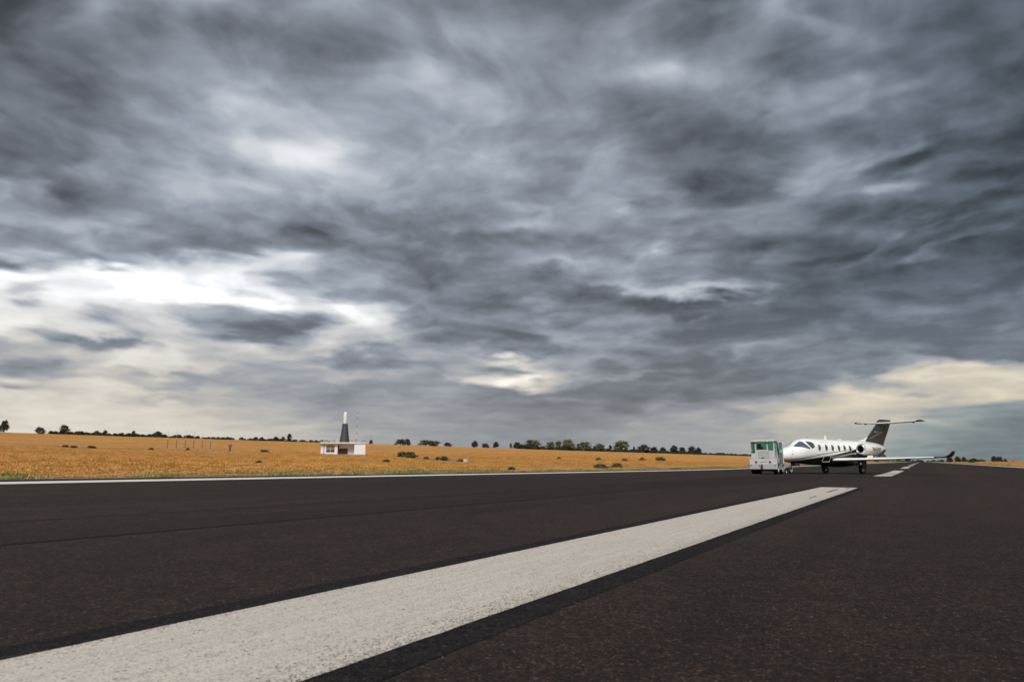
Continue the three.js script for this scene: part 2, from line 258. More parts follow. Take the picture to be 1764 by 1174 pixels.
// painted markings
const paint = (() => {
  const a = tiled(21, 32), b = tiled(22, 128), c = tiled(23, 300), d = tiled(24, 512), w = 512, h = 2048;
  const height = (x, y) => 0.4 * c(x / w * 0.6, y / h * 2) + 0.6 * d(x / w * 0.6, y / h * 2);
  const map = texture(w, h, (x, y) => {
    const u = x / w, v = y / h, grit = height(x, y), streak = b(u * 0.8, v * 0.12) * 0.6 + a(u, v * 0.2) * 0.4, side = sstep(u, 0.72, 1) * 0.16 + sstep(u, 0.1, 0) * 0.07;
    let k = 200 + 24 * (streak - 0.5) + 14 * (b(u, v * 4) - 0.5) + 34 * (grit - 0.5);
    const worn = sstep(grit + 0.12 * (a(u, v * 2) - 0.5), 0.30 + side, 0.16 + side); k = lerp(k, 70, worn * 0.8);
    return [k, k * 0.985, k * 0.965];
  });
  const bump = texture(w, h, (x, y) => { const k = 255 * height(x, y); return [k, k, k]; }, false);
  return new THREE.MeshStandardMaterial({ map, bumpMap: bump, bumpScale: 0.004, roughness: 0.75, color: lin(0.79, 0.735, 0.665) });
})();
const blackPaint = new THREE.MeshPhysicalMaterial({ specularIntensity: 0.25, map: asphaltMap.map, bumpMap: asphaltMap.bump, bumpScale: 0.003, roughness: 0.9, color: lin(0.40, 0.44, 0.52) });
const S1 = 21.26, LEN = 36.58, GAP = 24.38;
for (let k = 0; k < 38; k++) {
  const near = k === 0 ? -12 : S1 + GAP + (k - 1) * (LEN + GAP), far = k === 0 ? S1 : near + LEN; if (far > 2300) break;
  if (k < 1) { strip('black_stripe_border', -0.63, 0.63, -near, -far, 0.002, blackPaint, 2, 0.012, true); }
  strip('centre_stripe', -0.4575, 0.4575, -near, -far, 0.0045, paint, 4, k < 2 ? 0.009 : 0);
}
const whitePlain = new THREE.MeshStandardMaterial({ map: paint.map, roughness: 0.75, color: lin(1, 1, 0.98) });
for (const s of [-1, 1]) strip('edge_line', s * 14.04 - 0.457, s * 14.04 + 0.457, 40, -2340, 0.005, whitePlain);
const tar = new THREE.MeshPhysicalMaterial({ color: lin(0.009, 0.0085, 0.008), roughness: 0.95, specularIntensity: 0.3 });
for (const [x, w] of [[-3.66, 0.055], [-5.5, 0.016], [5.4, 0.02], [9.1, 0.02]]) strip('tar_seam', x - w, x + w, 30, -420, 0.0025, tar, 2, 0.07);
for (const [x, z0, z1, w] of [[0.12, -17.2, -19.6, 0.022], [0.17, -13.9, -14.9, 0.012], [0.28, -20.0, -20.9, 0.015]]) strip('paint_crack', x - w, x + w, z0, z1, 0.0075, tar, 2, 0.03);

const TRACK = [[-16.5, -60.5], [-20.5, -62.4], [-24.7, -65.7], [-33.2, -71.3], [-38.8, -73.5], [-46.5, -76.7], [-53.3, -81.4], [-67.4, -93.7], [-87.7, -109], [-101.1, -112.5], [-112, -107.5], [-121, -104], [-127.4, -97.5], [-132, -89.9], [-141.5, -81.6], [-151.6, -79.8], [-165.2, -75.3], [-190, -66]];
function nearTrack(x, z) { let b = 1e9; for (let i = 1; i < TRACK.length; i++) { const [ax, az] = TRACK[i - 1], [cx, cz] = TRACK[i], ux = cx - ax, uz = cz - az, t = clamp(((x - ax) * ux + (z - az) * uz) / (ux * ux + uz * uz), 0, 1); b = Math.min(b, Math.hypot(x - ax - ux * t, z - az - uz * t)); } return b; }
// ---------------------------------------------------------------- access track across the field
{
  const pts = TRACK;
  const c = new THREE.CatmullRomCurve3(pts.map(([x, z]) => V(x, 0, z))), n = 260, P = [], U = [], I = [], edge = (k) => 1.15 + 0.5 * fbm(k * 0.3, 5, 3);
  for (let i = 0; i <= n; i++) {
    const p = c.getPointAt(i / n), t = c.getTangentAt(i / n), s = V(-t.z, 0, t.x);
    for (let j = 0; j < 5; j++) { const w = (j / 4 - 0.5) * 2 * edge(i + (j > 2 ? 500 : 0)), x = p.x + s.x * w, z = p.z + s.z * w; P.push(x, field(x, z) + (j % 4 ? 0.07 : -0.03), z); U.push(x / 3, z / 3); if (i && j) { const k = i * 5 + j; I.push(k - 6, k - 1, k - 5, k - 5, k - 1, k); } }
  }
  const g = new THREE.BufferGeometry(); g.setAttribute('position', new THREE.Float32BufferAttribute(P, 3)); g.setAttribute('uv', new THREE.Float32BufferAttribute(U, 2)); g.setIndex(I); g.computeVertexNormals();
  const a = tiled(31, 64), b = tiled(32, 200);
  const m = new THREE.MeshStandardMaterial({ map: texture(512, 512, (x, y) => { const k = 98 + 40 * (a(x / 512, y / 512) - 0.5) + 60 * (b(x / 512, y / 512) - 0.5); return [k * 1.04, k * 0.97, k * 0.92]; }), roughness: 1 });
  setting('access_track', new THREE.Mesh(g, m)).receiveShadow = true;
}

// ---------------------------------------------------------------- grass
function tuftGeometry(seed, blades, spread) {
  const r = rng(seed), P = [], N = [];
  for (let i = 0; i < blades; i++) {
    const a = r() * 6.283, d = Math.sqrt(r()) * spread, x = Math.cos(a) * d, z = Math.sin(a) * d, h = 0.55 + 0.45 * r(), la = r() * 6.283, lean = 0.05 + 0.13 * r(), w = 0.011 + 0.013 * r(), wa = r() * 6.283;
    const bx = Math.cos(wa) * w, bz = Math.sin(wa) * w, mx = x + Math.cos(la) * lean * 0.4, mz = z + Math.sin(la) * lean * 0.4, tx = x + Math.cos(la) * lean, tz = z + Math.sin(la) * lean;
    P.push(x - bx, -0.05, z - bz, x + bx, -0.05, z + bz, mx + bx, h * 0.6, mz + bz, x - bx, -0.05, z - bz, mx + bx, h * 0.6, mz + bz, mx - bx, h * 0.6, mz - bz, mx - bx * 1.3, h * 0.6, mz - bz * 1.3, mx + bx * 1.3, h * 0.6, mz + bz * 1.3, tx, h, tz);
  }
  const g = new THREE.BufferGeometry(); g.setAttribute('position', new THREE.Float32BufferAttribute(P, 3)); g.computeVertexNormals(); return g;
}
const bladeMat = new THREE.MeshPhysicalMaterial({ color: 0xffffff, roughness: 1, transmission: 0.3, thickness: 0, side: THREE.DoubleSide });
function grass(name, label, geo, n, place) {
  const im = new THREE.InstancedMesh(geo, bladeMat, n), m = new THREE.Matrix4(), q = new THREE.Quaternion(), c = new THREE.Color(); let k = 0;
  for (let i = 0; i < n; i++) { const t = place(i); if (!t) continue; q.setFromAxisAngle(V(0, 1, 0), t.turn); m.compose(V(t.x, t.y, t.z), q, V(t.w, t.h, t.w)); im.setMatrixAt(k, m); im.setColorAt(k, c.setRGB(...t.c)); k++; }
  im.count = k; im.name = name; im.userData = { kind: 'stuff', label, category: 'grass' }; im.castShadow = im.receiveShadow = true; scene.add(im);
}
const golden = (r, k) => { const s = 0.97 + 0.14 * r(); return [0.55 * s * k, (0.272 + 0.04 * r()) * s * k, (0.052 + 0.025 * r()) * s * k]; };
{
  const r = rng(901), T = tuftGeometry(1, 16, 0.4);
  grass('dry_grass', 'tall golden dry grass covering the field beside the runway', T, 150000, () => {
    const e = Math.pow(r(), 1.9) * 110, x = -EDGE - 0.9 - e, z = -(r() * (150 + e * 1.3)) + 6, d = fbm(x * 0.12, z * 0.05, 3);
    if (r() < 0.25 - d * 0.9) return null;
    if (nearTrack(x, z) < 2.2) return null;
    const h = (0.05 + 0.09 * r()) * sstep(e, 0, 9) * (1 + 0.5 * d) + 0.03;
    return { x, z, y: field(x, z), turn: r() * 6.283, w: 0.5 + 0.45 * r(), h, c: golden(r, 1 + 0.3 * d) };
  });
  const r2 = rng(902), G = tuftGeometry(2, 12, 0.4);
  grass('verge_weeds', 'low green weeds fringing the edge of the asphalt', G, 16000, () => {
    const z = 8 - Math.pow(r2(), 1.3) * 190, e = Math.abs(r2() + r2() - 1) * 2.6 + 0.1, x = -EDGE - e, d = fbm(z * 0.45 + 4, x * 0.5, 3) * 0.7 + fbm(z * 0.06, 7, 2) * 0.5;
    if (d < (z > -45 ? -0.04 : 0.03) + 0.2 * r2()) return null;
    const s = 0.7 + 0.6 * r2(), h = (0.05 + 0.12 * r2()) * (0.6 + 1.8 * Math.max(0, d));
    return { x, z, y: field(x, z), turn: r2() * 6.283, w: 0.3 + 0.35 * r2(), h, c: r2() < 0.7 ? [0.2 * s, 0.225 * s, 0.05 * s] : [0.42 * s, 0.31 * s, 0.1 * s] };
  });
  const r3 = rng(903);
  grass('dry_grass', 'sparse dry grass on the far right side of the runway', T, 9000, () => {
    const e = Math.pow(r3(), 1.5) * 60, x = EDGE + 0.5 + e, z = -170 - r3() * 420; return { x, z, y: field(x, z), turn: r3() * 6.283, w: 0.8 + 0.6 * r3(), h: 0.2 + 0.25 * r3(), c: golden(r3, 0.95) };
  });
  scene.children.at(-1).name = 'dry_grass_001';
}

// ---------------------------------------------------------------- trees and bushes
function crownGeometry(seed, style) {
  const r = rng(seed), P = [], clumps = [], nC = [24, 22, 16, 18][style];
  for (let i = 0; i < nC; i++) {
    const t = (i + 0.5) / nC, a = i * 2.4 + r(), wide = [0.36, 0.38, 0.2, 0.42][style] * (style === 2 ? 1.15 - 0.8 * t : Math.sqrt(Math.max(0.04, 1 - (style === 1 ? Math.abs((t - 0.36) / 0.66) ** 2 : (t / 1.02) ** 1.7))));
    const y = [0.14, 0.17, 0.08, 0.1][style] + t * [0.72, 0.70, 0.84, 0.68][style]; clumps.push([Math.cos(a) * wide * (0.3 + 0.75 * r()), y + (r() - 0.5) * 0.16, Math.sin(a) * wide * (0.3 + 0.75 * r()), (0.09 + 0.11 * r()) * (style === 2 ? 0.85 : 1)]);
  }
  const leaves = style === 1 ? 60 : 74;
  for (const [cx, cy, cz, cr] of clumps) for (let i = 0; i < leaves; i++) {
    const u = r() * 2 - 1, a = r() * 6.283, q = Math.pow(r(), 0.5) * cr * (r() < 0.12 ? 1.45 : 1), s = Math.sqrt(1 - u * u), x = cx + Math.cos(a) * s * q, y = cy + u * q * 0.85, z = cz + Math.sin(a) * s * q;
    const L = (0.034 + 0.034 * r()), e1 = V(r() - 0.5, r() - 0.5, r() - 0.5).normalize(), e2 = V(r() - 0.5, r() - 0.5, r() - 0.5).cross(e1).normalize().multiplyScalar(L * 0.6); e1.multiplyScalar(L);
    P.push(x - e1.x, y - e1.y, z - e1.z, x + e2.x, y + e2.y, z + e2.z, x + e1.x, y + e1.y, z + e1.z, x - e1.x, y - e1.y, z - e1.z, x + e1.x, y + e1.y, z + e1.z, x - e2.x, y - e2.y, z - e2.z);
  }
  const g = new THREE.BufferGeometry(); g.setAttribute('position', new THREE.Float32BufferAttribute(P, 3)); g.computeVertexNormals(); return { g, clumps };
}
function trunkGeometry(clumps, style) {
  const parts = [rod(V(0, -0.06, 0), V(0.01, style === 2 ? 0.75 : 0.5, 0), 0.035, 0.014, 7)];
  for (const [x, y, z] of clumps.filter((_, i) => i % 3 === 0)) parts.push(rod(V(0.005, Math.min(y * 0.55, 0.42), 0), V(x * 0.9, y, z * 0.9), 0.014, 0.004, 5));
  return join(parts);
}
const leafMat = (r, g, b) => new THREE.MeshPhysicalMaterial({ color: lin(r, g, b), roughness: 1, transmission: 0.3, thickness: 0, side: THREE.DoubleSide });
const LEAF = { dark: [leafMat(0.045, 0.055, 0.026), leafMat(0.055, 0.066, 0.032)], olive: [leafMat(0.165, 0.16, 0.065), leafMat(0.135, 0.14, 0.055)], deep: [leafMat(0.034, 0.042, 0.032)], green: [leafMat(0.075, 0.105, 0.028), leafMat(0.1, 0.125, 0.035)] };
const bark = mat(0.07, 0.052, 0.038, 0.95);
const crowns = [0, 1, 2, 3].map((s) => [0, 1, 2].map((k) => { const c = crownGeometry(200 + s * 10 + k, s); return { crown: c.g, trunk: trunkGeometry(c.clumps, s) }; }));
let planted = 0;
function plant(name, label, category, x, z, h, w, style, kind, group) {
  const v = crowns[style][planted % 3], t = thing(name, label, category, [x, field(x, z) - 0.02, z], planted * 1.7, group), ms = LEAF[kind];
  mesh('trunk', v.trunk, bark, t).scale.set(w, h, w); mesh(style === 3 ? 'foliage' : 'crown', v.crown, ms[planted % ms.length], t).scale.set(w * 1.35, h * 1.06, w * 1.35); planted++; return t;
}
const skyline = 'trees along the skyline of the field';
for (const [x, z, h, w, style, kind, label] of [
  [-314, -142.8, 4.6, 3.0, 0, 'dark', 'tall dark tree at the far left end of the skyline'],
  [-310, -154.3, 2.9, 3.4, 3, 'dark', 'round lone bush between the leftmost tree and the long hedge'],
  [-310, -163.8, 3.9, 3.4, 1, 'dark', 'ragged forked tree at the left end of the long dark hedge'],
  [-310, -170.4, 1.8, 3.6, 3, 'dark', 'low wide bush just right of the ragged forked tree'],
  [-314, -179.9, 2.0, 3.4, 3, 'dark', 'broad dark bush in the hedge left of a narrow small tree'],
  [-314, -183.5, 2.4, 2.0, 0, 'dark', 'narrow small tree in the hedge beside a broad dark bush'],
  [-310, -188.8, 1.8, 3.4, 3, 'dark', 'low bush midway along the left hedge'],
  [-310, -194.2, 2.6, 2.1, 0, 'dark', 'upright small tree poking above the middle of the left hedge'],
  [-314, -209.1, 2.8, 3.8, 0, 'dark', 'rounded hedge tree just left of the six antenna masts'],
  [-310, -263.5, 2.3, 2.6, 3, 'dark', 'first small bush right of the gap in the far hedge'],
  [-310, -267.4, 2.2, 2.5, 3, 'dark', 'second small bush right of the gap in the far hedge'],
  [-314, -281, 2.4, 3.2, 0, 'deep', 'small dark tree left of the spiky conifer clump'],
  [-310, -287.2, 4.3, 4.8, 2, 'deep', 'spiky dark conifer clump on the skyline left of the station'],
  [-314, -286.1, 2.6, 2.8, 3, 'deep', 'dark bush at the foot of the spiky conifer clump'],
  [-314, -361.5, 3.0, 2.4, 3, 'deep', 'small dark bush just right of the white radio station'],
  [-310, -387.5, 4.0, 7.2, 0, 'dark', 'left half of the twin trees right of the radio station'],
  [-310, -395.2, 4.4, 5.0, 0, 'dark', 'taller right half of the twin trees right of the radio station'],
  [-314, -421.5, 4.2, 10.2, 1, 'olive', 'wide flat olive tree, left of an overlapping pair'],
  [-310, -428.4, 3.9, 7.8, 1, 'olive', 'lower olive tree, right of an overlapping pair'],
  [-314, -449.8, 3.2, 5.6, 3, 'deep', 'low dark round bush left of a leaning lone tree'],
  [-310, -482.4, 5.4, 5.2, 0, 'deep', 'lone dark tree with leaning top in mid skyline'],
  [-310, -498.4, 4.0, 6.4, 3, 'dark', 'squat dark bush between two lone dark trees'],
  [-310, -515.1, 5.0, 5.4, 0, 'deep', 'pointed lone dark tree right of a squat bush'],
  [-310, -540.8, 4.8, 2.7, 1, 'olive', 'thin pale sapling beside a dark round tree'],
  [-314, -559.3, 5.8, 6.5, 0, 'dark', 'dark round tree beside a thin pale sapling'],
  [-314, -588.3, 8.8, 13.5, 1, 'olive', 'big olive tree standing alone left of the grove'],
  [-314, -627.2, 7.8, 8.8, 1, 'olive', 'sparse olive tree at the left end of the grove'],
  [-310, -635.9, 9.0, 6.6, 1, 'olive', 'slim olive tree second from left in the grove'],
  [-310, -657.5, 11.3, 13, 1, 'olive', 'tall airy olive tree in the left part of the grove'],
  [-310, -698.2, 9.3, 16, 1, 'olive', 'broad low olive tree beside the tall airy one'],
  [-310, -726.4, 5.8, 5.9, 2, 'deep', 'small dark conifer between two olive trees'],
  [-310, -742.9, 8.2, 13, 0, 'green', 'green rounded tree in the middle of the grove'],
  [-314, -782.3, 6.8, 7.6, 2, 'deep', 'dark conical tree left of the tallest round olive'],
  [-314, -820, 13.4, 17.4, 1, 'olive', 'tallest round olive tree in the middle of the grove'],
  [-310, -852, 7.2, 6, 2, 'deep', 'narrow dark conifer right of the tallest round olive'],
  [-310, -886.8, 10.5, 16.4, 0, 'dark', 'brownish broad tree in the right part of the grove'],
  [-310, -928.8, 7.9, 11, 0, 'deep', 'first low dark tree right of the brownish broad tree'],
  [-314, -978.8, 8.1, 10, 0, 'deep', 'second low dark tree right of the brownish broad tree'],
  [-314, -1033.9, 12, 12, 0, 'deep', 'tallest dark tree in the right part of the grove'],
  [-314, -1075.6, 9.8, 10.6, 0, 'deep', 'dark tree third from the right end of the grove'],
  [-314, -1127, 12, 14.5, 0, 'deep', 'big dark tree next to the right end of the grove'],
  [-314, -1168.4, 11.4, 9.5, 0, 'deep', 'last dark tree at the right end of the grove'],
]) plant(style === 3 ? 'bush' : 'tree', label, style === 3 ? 'bush' : 'tree', x, z, h, w, style, kind, skyline);
for (const [x, z, h, w, style, label] of [
  [27.1, -1099.7, 3.7, 4.8, 3, 'tiny far bush just beyond the upturned wingtip'],
  [32.6, -999.5, 6.0, 8, 0, 'far dark tree at the left end of the clump right of the wingtip'],
  [40, -979.3, 6.7, 6.2, 0, 'tallest far dark tree in the clump right of the wingtip'],
  [48.1, -1019, 5.8, 5.4, 0, 'far dark tree third in the clump right of the wingtip'],
  [60.8, -1078.4, 4.5, 13, 3, 'long low far bush trailing right of the dark clump'],
  [69.3, -897.5, 6.0, 6, 0, 'left tree of the far pair near the right edge'],
  [76.2, -927, 5.6, 6, 0, 'right tree of the far pair near the right edge'],
  [83.9, -956.5, 3.8, 3.6, 3, 'small far bush right of the pair near the right edge'],
]) plant(style === 3 ? 'bush' : 'tree', label, style === 3 ? 'bush' : 'tree', x, z, h, w, style, 'deep', 'far trees right of the runway');
for (const [x, z, h, w, kind, label] of [
  [-146.5, -78.5, 0.5, 1.2, 'dark', 'leftmost of four dark weeds along the left track'],
  [-141.7, -77.5, 0.55, 1.3, 'dark', 'second of four dark weeds along the left track'],
  [-140.2, -80.3, 0.55, 1.2, 'dark', 'third of four dark weeds along the left track'],
  [-135.5, -77.5, 0.7, 1.6, 'dark', 'rightmost and largest of four dark weeds along the left track'],
  [-127, -84.2, 0.6, 1.1, 'dark', 'dark weed by the track left of the antenna masts'],
  [-123.4, -89.5, 0.62, 0.9, 'dark', 'dark weed at the foot of the antenna masts'],
  [-117.2, -103, 0.7, 2.0, 'green', 'flat green bush by the track left of the station'],
  [-32.8, -29.7, 0.3, 0.4, 'green', 'small green weed alone in the golden grass'],
  [-50.4, -62.6, 0.45, 0.85, 'green', 'green weed in the grass right of the station'],
  [-77.5, -99.3, 1.1, 1.9, 'green', 'left bush of the bright green cluster by the track'],
  [-78.9, -103.2, 1.15, 2.1, 'green', 'middle bush of the bright green cluster by the track'],
  [-70.9, -93.4, 0.9, 1.9, 'green', 'right bush of the bright green cluster by the track'],
  [-62.6, -86.4, 0.55, 0.8, 'green', 'small round green bush right of the bright cluster'],
  [-60.5, -86.4, 0.55, 1.0, 'green', 'left of two green bushes near the roadside cabinet'],
  [-56.8, -82.8, 0.68, 1.4, 'green', 'right of two green bushes near the roadside cabinet'],
  [-49.6, -76.4, 0.45, 0.95, 'green', 'green weed beside the roadside cabinet'],
  [-18, -34.7, 0.26, 0.42, 'green', 'green tuft against the edge line in mid view'],
  [-19.6, -51.3, 0.42, 1.1, 'olive', 'wide olive weed at the verge left of the tug'],
  [-20.5, -57, 0.5, 0.95, 'olive', 'upright olive weed at the verge left of the tug'],
  [-53.1, -168.3, 1.1, 2.6, 'olive', 'olive scrub clump below the right end of the grove'],
  [-52.9, -155.1, 0.85, 1.6, 'olive', 'olive scrub clump below the brownish broad tree'],
  [-47.5, -129.7, 0.6, 1.2, 'olive', 'small scrub below the tallest round olive tree'],
  [-52.4, -128.5, 0.6, 1.2, 'olive', 'small scrub below the green rounded tree'],
  [-56.9, -120.2, 0.55, 0.9, 'olive', 'small scrub below the slim olive tree'],
]) plant('field_bush', label, 'bush', x, z, h, w, 3, kind, 'scrub in the golden field');
// distant hedges that read as one dark mass
function hedge(name, label, from, to, n, h, jitter, m, seed) {
  const r = rng(seed), im = new THREE.InstancedMesh(crowns[3][0].crown, m, n), mm = new THREE.Matrix4(), q = new THREE.Quaternion();
  for (let i = 0; i < n; i++) { const t = i / (n - 1), x = lerp(from[0], to[0], t) + (r() - 0.5) * jitter, z = lerp(from[1], to[1], t) + (r() - 0.5) * jitter, k = h * (0.55 + 0.75 * r() * r()); q.setFromAxisAngle(V(0, 1, 0), r() * 6.28); mm.compose(V(x, field(x, z) - h * 0.12, z), q, V(k * 2.1, k * 1.25, k * 2.1)); im.setMatrixAt(i, mm); }
  im.name = name; im.userData = { kind: 'stuff', label, category: 'hedge' }; im.castShadow = true; scene.add(im);
}
hedge('hedgerow', 'long dark hedge along the left skyline', [-312, -160], [-312, -250], 170, 1.35, 2, LEAF.deep[0], 61);
hedge('hedgerow_001', 'dark hedge on the skyline left of the radio station', [-312, -256], [-312, -332], 110, 1.3, 2, LEAF.deep[0], 62);
hedge('hedgerow_002', 'dark undergrowth below the grove on the skyline', [-312, -560], [-312, -1180], 420, 3.9, 8, LEAF.deep[0], 63);
hedge('hedgerow_003', 'thin far dark line of woods left of the tug', [-314, -1180], [-314, -1900], 220, 4, 14, LEAF.deep[0], 64);
hedge('hedgerow_004', 'low far green line of trees beyond the runway end', [-120, -2330], [170, -2330], 130, 6, 50, LEAF.green[0], 65);

// ---------------------------------------------------------------- radio navigation station
{
  const bx = -107.3, bz = -116, turn = Math.atan2(1.97 - bx, -bz), t = thing('radio_station', 'low white navigation station with dark cone tower and white radome', 'building', [bx, field(bx, bz), bz], turn);
  const white = mat(0.74, 0.745, 0.75, 0.7), cream = mat(0.62, 0.6, 0.54, 0.75), dark = mat(0.035, 0.037, 0.042, 0.6), rust = mat(0.115, 0.042, 0.032, 0.8), steel = mat(0.05, 0.05, 0.055, 0.5), tan = mat(0.33, 0.25, 0.14, 0.8);
  mesh('foundation', box(9.9, 0.7, 6.2, 0, -0.28, -2.4), mat(0.34, 0.32, 0.3, 0.9), t);
  const wall = mesh('wall', [box(9.2, 2.25, 0.2, 0, 1.18, -4.6), box(0.2, 2.25, 4.6, -4.62, 1.18, -2.2), box(4.2, 2.25, 0.2, 0.3, 1.18, -1.2), box(0.2, 2.25, 1.1, -1.72, 1.18, -0.55)], white, t);
  for (const [w, x] of [[0.5, -4.38], [0.42, -3.78], [0.62, -1.5]]) mesh('corner_pier', box(w, 2.25, 0.3, x, 1.18, 0.06), white, t);
  mesh('joint', box(0.1, 2.2, 0.2, -4.07, 1.16, 0.02), dark, t);
  const bay = mesh('window_bay', box(1.9, 0.42, 0.22, -2.72, 0.28, 0.04), white, t); mesh('lintel', box(1.9, 0.25, 0.22, -2.72, 2.17, 0.04), white, bay);
  for (let i = 0; i < 2; i++) { mesh('pane', box(0.86, 1.0, 0.04, -3.16 + i * 0.9, 1.55, -0.02), tan, bay); mesh('louvre', box(0.86, 0.5, 0.05, -3.16 + i * 0.9, 0.78, -0.02), dark, bay); }
  mesh('mullion', box(0.06, 1.6, 0.1, -2.71, 1.28, 0.02), white, bay);
  const door = mesh('side_door', rbox(0.36, 1.9, 0.08, 0.02, -1.02, 0.98, -0.1), dark, t); mesh('handle', box(0.04, 0.14, 0.06, -0.9, 1.0, -0.03), steel, door);
  const gar = mesh('rust_red_door', box(1.75, 1.3, 0.08, 0.1, 0.7, -1.04), rust, t);
  for (let i = 0; i < 3; i++) mesh('panel_rail', box(1.75, 0.05, 0.04, 0.1, 0.35 + i * 0.42, -0.99), mat(0.06, 0.03, 0.026, 0.8), gar);
  mesh('annex', rbox(2.4, 2.3, 3.2, 0.04, 3.55, 1.12, -0.9), white, t);
  const roof = mesh('roof', [box(9.7, 0.22, 5.4, -0.1, 2.43, -2.0), box(8.2, 0.16, 5.0, -0.7, 2.62, -2.0)], cream, t);
  mesh('fascia', box(9.76, 0.1, 0.06, -0.1, 2.36, 0.74), mat(0.3, 0.27, 0.22, 0.8), roof); mesh('yellow_kerb', box(2.2, 0.1, 0.06, 0.3, 2.6, 0.56), mat(0.62, 0.5, 0.1, 0.7), roof);
  const cone = mesh('cone_tower', new THREE.CylinderGeometry(0.56, 1.1, 4.0, 36, 6).translate(0.2, 4.7, -1.6), mat(0.04, 0.044, 0.055, 0.55), t);
  for (let i = 0; i < 5; i++) { const y = 3.3 + i * 0.8; mesh('seam_band', new THREE.CylinderGeometry(lerp(1.1, 0.56, (y - 2.7) / 4) + 0.012, lerp(1.1, 0.56, (y - 2.7) / 4) + 0.018, 0.05, 36, 1, true).translate(0.2, y, -1.6), mat(0.06, 0.064, 0.075, 0.5), cone); }
  mesh('collar', new THREE.CylinderGeometry(0.6, 0.58, 0.5, 36).translate(0.2, 6.55, -1.6), mat(0.022, 0.024, 0.03, 0.6), cone);
  const pts = [[0.0, 6.7], [0.4, 6.7], [0.4, 9.1], [0.37, 9.25], [0.28, 9.36], [0.12, 9.4], [0, 9.4]].map(([x, y]) => new THREE.Vector2(x, y));
  const dome = mesh('radome', new THREE.LatheGeometry(pts, 32).translate(0.2, 0, -1.6), mat(0.8, 0.79, 0.75, 0.45), t); mesh('radome_ring', new THREE.CylinderGeometry(0.42, 0.42, 0.12, 32).translate(0.2, 7.05, -1.6), mat(0.66, 0.58, 0.5, 0.6), dome);
  for (const [x, z] of [[-4.7, 0.4], [-4.2, -0.6], [-3.5, 0.4], [-2.6, -0.5], [-1.9, 0.3], [-0.8, -3.2], [1.4, 0.2], [1.9, -2.6], [2.5, 0.4], [4.2, 0.3], [4.7, -1.4]]) {
    const y0 = x > 3.3 ? 2.54 : 2.6, a = mesh('ring_antenna', rod(V(x, y0, z), V(x, y0 + 0.5, z), 0.025), cream, t); mesh('antenna_head', rbox(0.42, 0.1, 0.3, 0.04, x, y0 + 0.52, z), steel, a);
  }
  // mast on the roof
  const o = V(2.75, 2.54, -0.6).applyAxisAngle(V(0, 1, 0), turn), mast = thing('radio_mast', 'slender red and white banded mast on the station roof', 'mast', [bx + o.x, field(bx, bz) + o.y, bz + o.z], turn), red = mat(0.42, 0.055, 0.045, 0.6), wh = mat(0.7, 0.68, 0.66, 0.6);
  mesh('base', box(0.5, 0.3, 0.4, 0, 0.15, 0), mat(0.12, 0.05, 0.045, 0.8), mast);
  for (let i = 0; i < 8; i++) { const y = 0.3 + i * 0.78, b = i % 2 ? wh : red, s = mesh('band', [0, 1, 2].flatMap((k) => { const a = k * 2.094, c = a + 2.094, p = (q, yy) => V(Math.cos(q) * 0.09, yy, Math.sin(q) * 0.09); return [rod(p(a, y), p(a, y + 0.78), 0.02, 0.02, 6), rod(p(a, y), p(c, y + 0.39), 0.011, 0.011, 5), rod(p(c, y + 0.39), p(a, y + 0.78), 0.011, 0.011, 5)]; }), b, mast); s.userData = {}; }
  mesh('beacon', new THREE.SphereGeometry(0.12, 14, 10).translate(0, 6.62, 0), red, mast); mesh('aerial', box(0.5, 0.05, 0.05, 0, 5.8, 0), steel, mast); mesh('lightning_rod', rod(V(0, 6.5, 0), V(0, 7.0, 0), 0.015), steel, mast);
}
